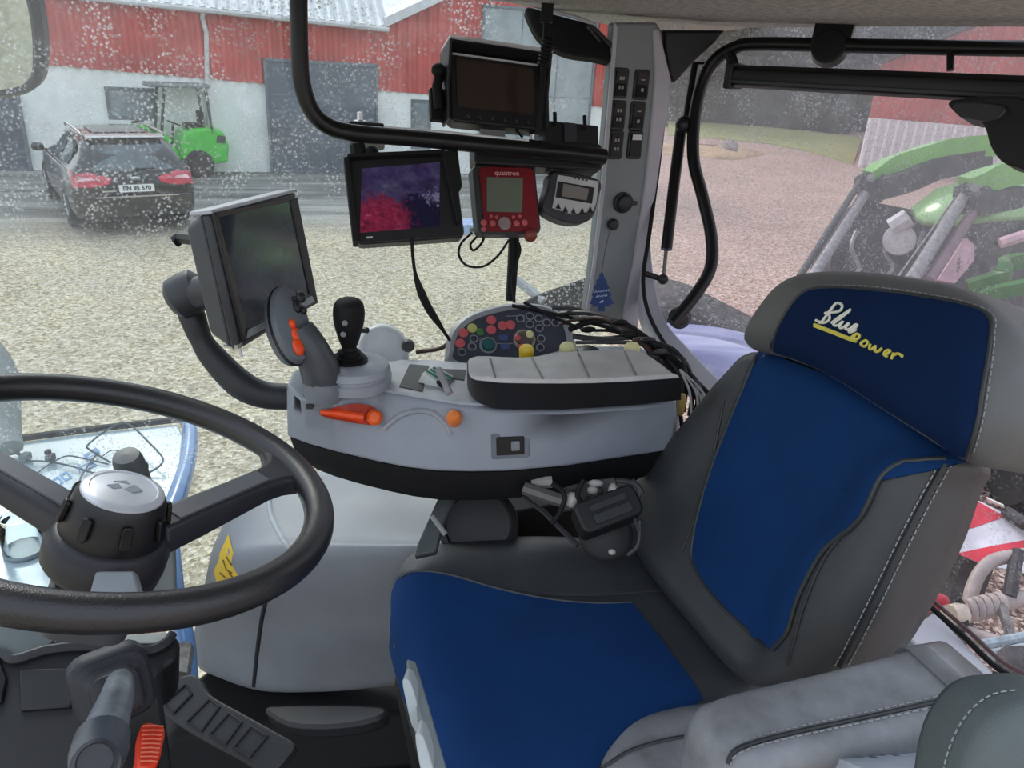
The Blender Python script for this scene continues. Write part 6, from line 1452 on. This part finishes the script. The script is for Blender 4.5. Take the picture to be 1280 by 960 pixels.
for x, y, d, R_ in ((1330, 470, 5.6, .75), (1120, 460, 7.0, .60)):
    p = P(x, y, d); f_ = Fr((p[0], p[1], R_), unit(np.array([_f[0]+.2, _f[1], 0])), EZ, -unit(np.array([_r[0], -.2, 0]))); m = MB(); m.lathe([(R_*.5, -.2), (R_*.93, -.22), (R_, -.15), (R_, .15), (R_*.93, .22), (R_*.5, .2), (R_*.45, .1), (.0001, .08)], f_, 36); w_ = T.part('wheel', m, tyre)
    m = MB()
    for k in range(18):
        a = k*2*PI/18; 
        for s in (-1, 1):
            aa = a+s*.06; m.tube([f_(R_*1.0*math.cos(aa), R_*1.0*math.sin(aa), s*.02), f_(R_*1.0*math.cos(aa+.2), R_*1.0*math.sin(aa+.2), s*.17)], .03, 5)
    T.part('tyre_lug', m, tyre, up=w_)
T.done()

# ---- things behind the own tractor, lower right
T = Thing('warning_board', 'red and white diagonally striped board standing on the gravel behind the seat', 'board')
q = quad((1180, 604), (1310, 664), (1168, 700), 2.9, 2.6, 2.75)
bq = [q.px(*s) for s in ((1170, 604), (1228, 628), (1310, 668), (1310, 722), (1232, 706), (1195, 690), (1150, 670))]
m = MB(); m.prism(bq, q, -.012, 0); bdp = T.part('board_plate', m, M('board_white', (206, 206, 216), .35))
rd = M('board_red', (204, 44, 66), .4)
for s4 in (((1170, 604), (1228, 630), (1256, 646), (1216, 660), (1160, 668)), ((1196, 692), (1244, 682), (1300, 672), (1312, 668), (1312, 690), (1266, 698), (1236, 708), (1215, 700))):
    m = MB(); m.prism([q.px(*s) for s in s4], q, 0, .002); T.part('red_stripe', m, rd, up=bdp)
m = MB(); m.tube([P(1258, 640, 2.7), P(1280, 655, 2.62), P(1310, 668, 2.58)], .022, 8); T.part('dark_bar', m, td)
m = MB(); m.box(q, *(lambda a, b: (a[0], b[0], min(a[1], b[1]), max(a[1], b[1])))(q.px(1237, 630), q.px(1257, 641)), .03, .05); T.part('white_lamp', m, M('lamp_white', (236, 232, 224), .4))
m = MB(); m.box(WF(*[float(z) for z in P(1215, 690, 2.75)[:2]], 0), -.06, .06, -.05, .05, 0, float(P(1215, 690, 2.75)[2])); T.part('support_post', m, td)
T.done()
hw = M('hose_pale', (176, 164, 160), .5, var=.12, vs=20); 
T = Thing('hydraulic_couplers', 'cluster of dusty pale hydraulic hoses and couplings outside the white sill', 'couplings')
m = MB(); m.tube([P(1212, 756, 1.9), P(1216, 735, 1.92), P(1228, 712, 1.94), P(1250, 698, 1.95), P(1310, 690, 1.95)], .017, 10, smooth=6); T.part('arched_hose', m, hw)
m = MB(); m.tube([P(1205, 765, 1.85), P(1240, 756, 1.86), P(1310, 742, 1.88)], [.022, .02, .02], 10, smooth=4)
for k in range(5): m.lathe([(.027, -.008), (.030, 0), (.027, .008)], axis_frame(P(1212+k*9, 763-k*2, 1.85), _r), 12)
T.part('coupling_pipe', m, hw)
m = MB(); m.tube([P(1186, 768, 1.8), P(1200, 768, 1.82)], [.022, .028], 12); T.part('coupling_end', m, M('coupling_cream', (206, 192, 176), .45)); 
m = MB(); m.tube([P(1196, 748, 1.83), P(1204, 760, 1.82), P(1206, 776, 1.8), P(1200, 790, 1.78)], .009, 8, smooth=4); T.part('black_clip', m, black_soft)
m = MB(); m.tube([P(1206, 792, 1.8), P(1230, 800, 1.78), P(1250, 806, 1.76)], .020, 10); T.part('lower_coupling', m, hw)
m = MB(); m.tube([P(1250, 752, 1.84), P(1262, 790, 1.78), P(1270, 815, 1.75)], .012, 8); T.part('grey_lever', m, steel)
m = MB(); m.tube([P(1272, 690, 1.95), P(1266, 720, 1.9), P(1262, 748, 1.86)], .016, 8); T.part('dark_stay', m, td)
m = MB(); m.tube([P(1228, 806, 1.75), P(1262, 800, 1.76), P(1310, 790, 1.78)], .012, 8); m.tube([P(1240, 820, 1.7), P(1280, 812, 1.72), P(1310, 812, 1.72)], .014, 8); T.part('lower_pipe', m, M('pipe_cyan', (160, 176, 186), .4, var=.2, vs=30))
m = MB(); m.ball(axis_frame(P(1290, 838, 1.65), EZ), .07, .07, .03, 16, 8); T.part('dark_cover', m, td)
m = MB(); pz_ = P(1292, 850, 1.66); m.tube([pz_, (pz_[0], pz_[1], 0)], .03, 8); T.part('support_leg', m, td)
m = MB(); m.ball(axis_frame(P(1172, 752, 1.95), -_f), .030, .022, .02, 14, 8); m.tube([P(1172, 752, 1.96), P(1150, 760, 2.0)], .018, 8)
T.part('red_cap', m, M('cap_red', (206, 48, 70), .4), 'red cap'); T.done()

# ================================================================ LIGHT
w = bpy.data.worlds.new('sky'); SC.world = w; w.use_nodes = True; nt = w.node_tree; nt.nodes.clear()
o = nt.nodes.new('ShaderNodeOutputWorld'); b = nt.nodes.new('ShaderNodeBackground'); tc = nt.nodes.new('ShaderNodeTexCoord'); sp_ = nt.nodes.new('ShaderNodeSeparateXYZ'); rp_ = nt.nodes.new('ShaderNodeValToRGB')
nt.links.new(tc.outputs['Generated'], sp_.inputs[0]); nt.links.new(sp_.outputs[2], rp_.inputs[0]); nt.links.new(rp_.outputs[0], b.inputs[0]); nt.links.new(b.outputs[0], o.inputs[0])
rp_.color_ramp.elements[0].position = 0; rp_.color_ramp.elements[0].color = (.80, .83, .87, 1); rp_.color_ramp.elements[1].position = .7; rp_.color_ramp.elements[1].color = (.74, .84, 1.0, 1)
b.inputs[1].default_value = 1.45
sd_ = bpy.data.lights.new('sun', 'SUN'); sd_.energy = 2.0; sd_.angle = math.radians(22); sd_.color = (1, .96, .90)
so = bpy.data.objects.new('sun', sd_); COL.objects.link(so); so.location = (-10, -5, 20)
so.rotation_euler = Vector((-.42, .66, .60)).to_track_quat('Z', 'Y').to_euler()
SC.view_settings.view_transform = 'Standard'; SC.view_settings.look = 'None'; SC.view_settings.exposure = 0.0; SC.view_settings.gamma = 1; SC.view_settings.use_curve_mapping = False
SC.render.engine = 'CYCLES'
SC.cycles.transparent_max_bounces = 12; SC.cycles.max_bounces = 8
try: SC.cycles.use_denoising = True
except Exception: pass
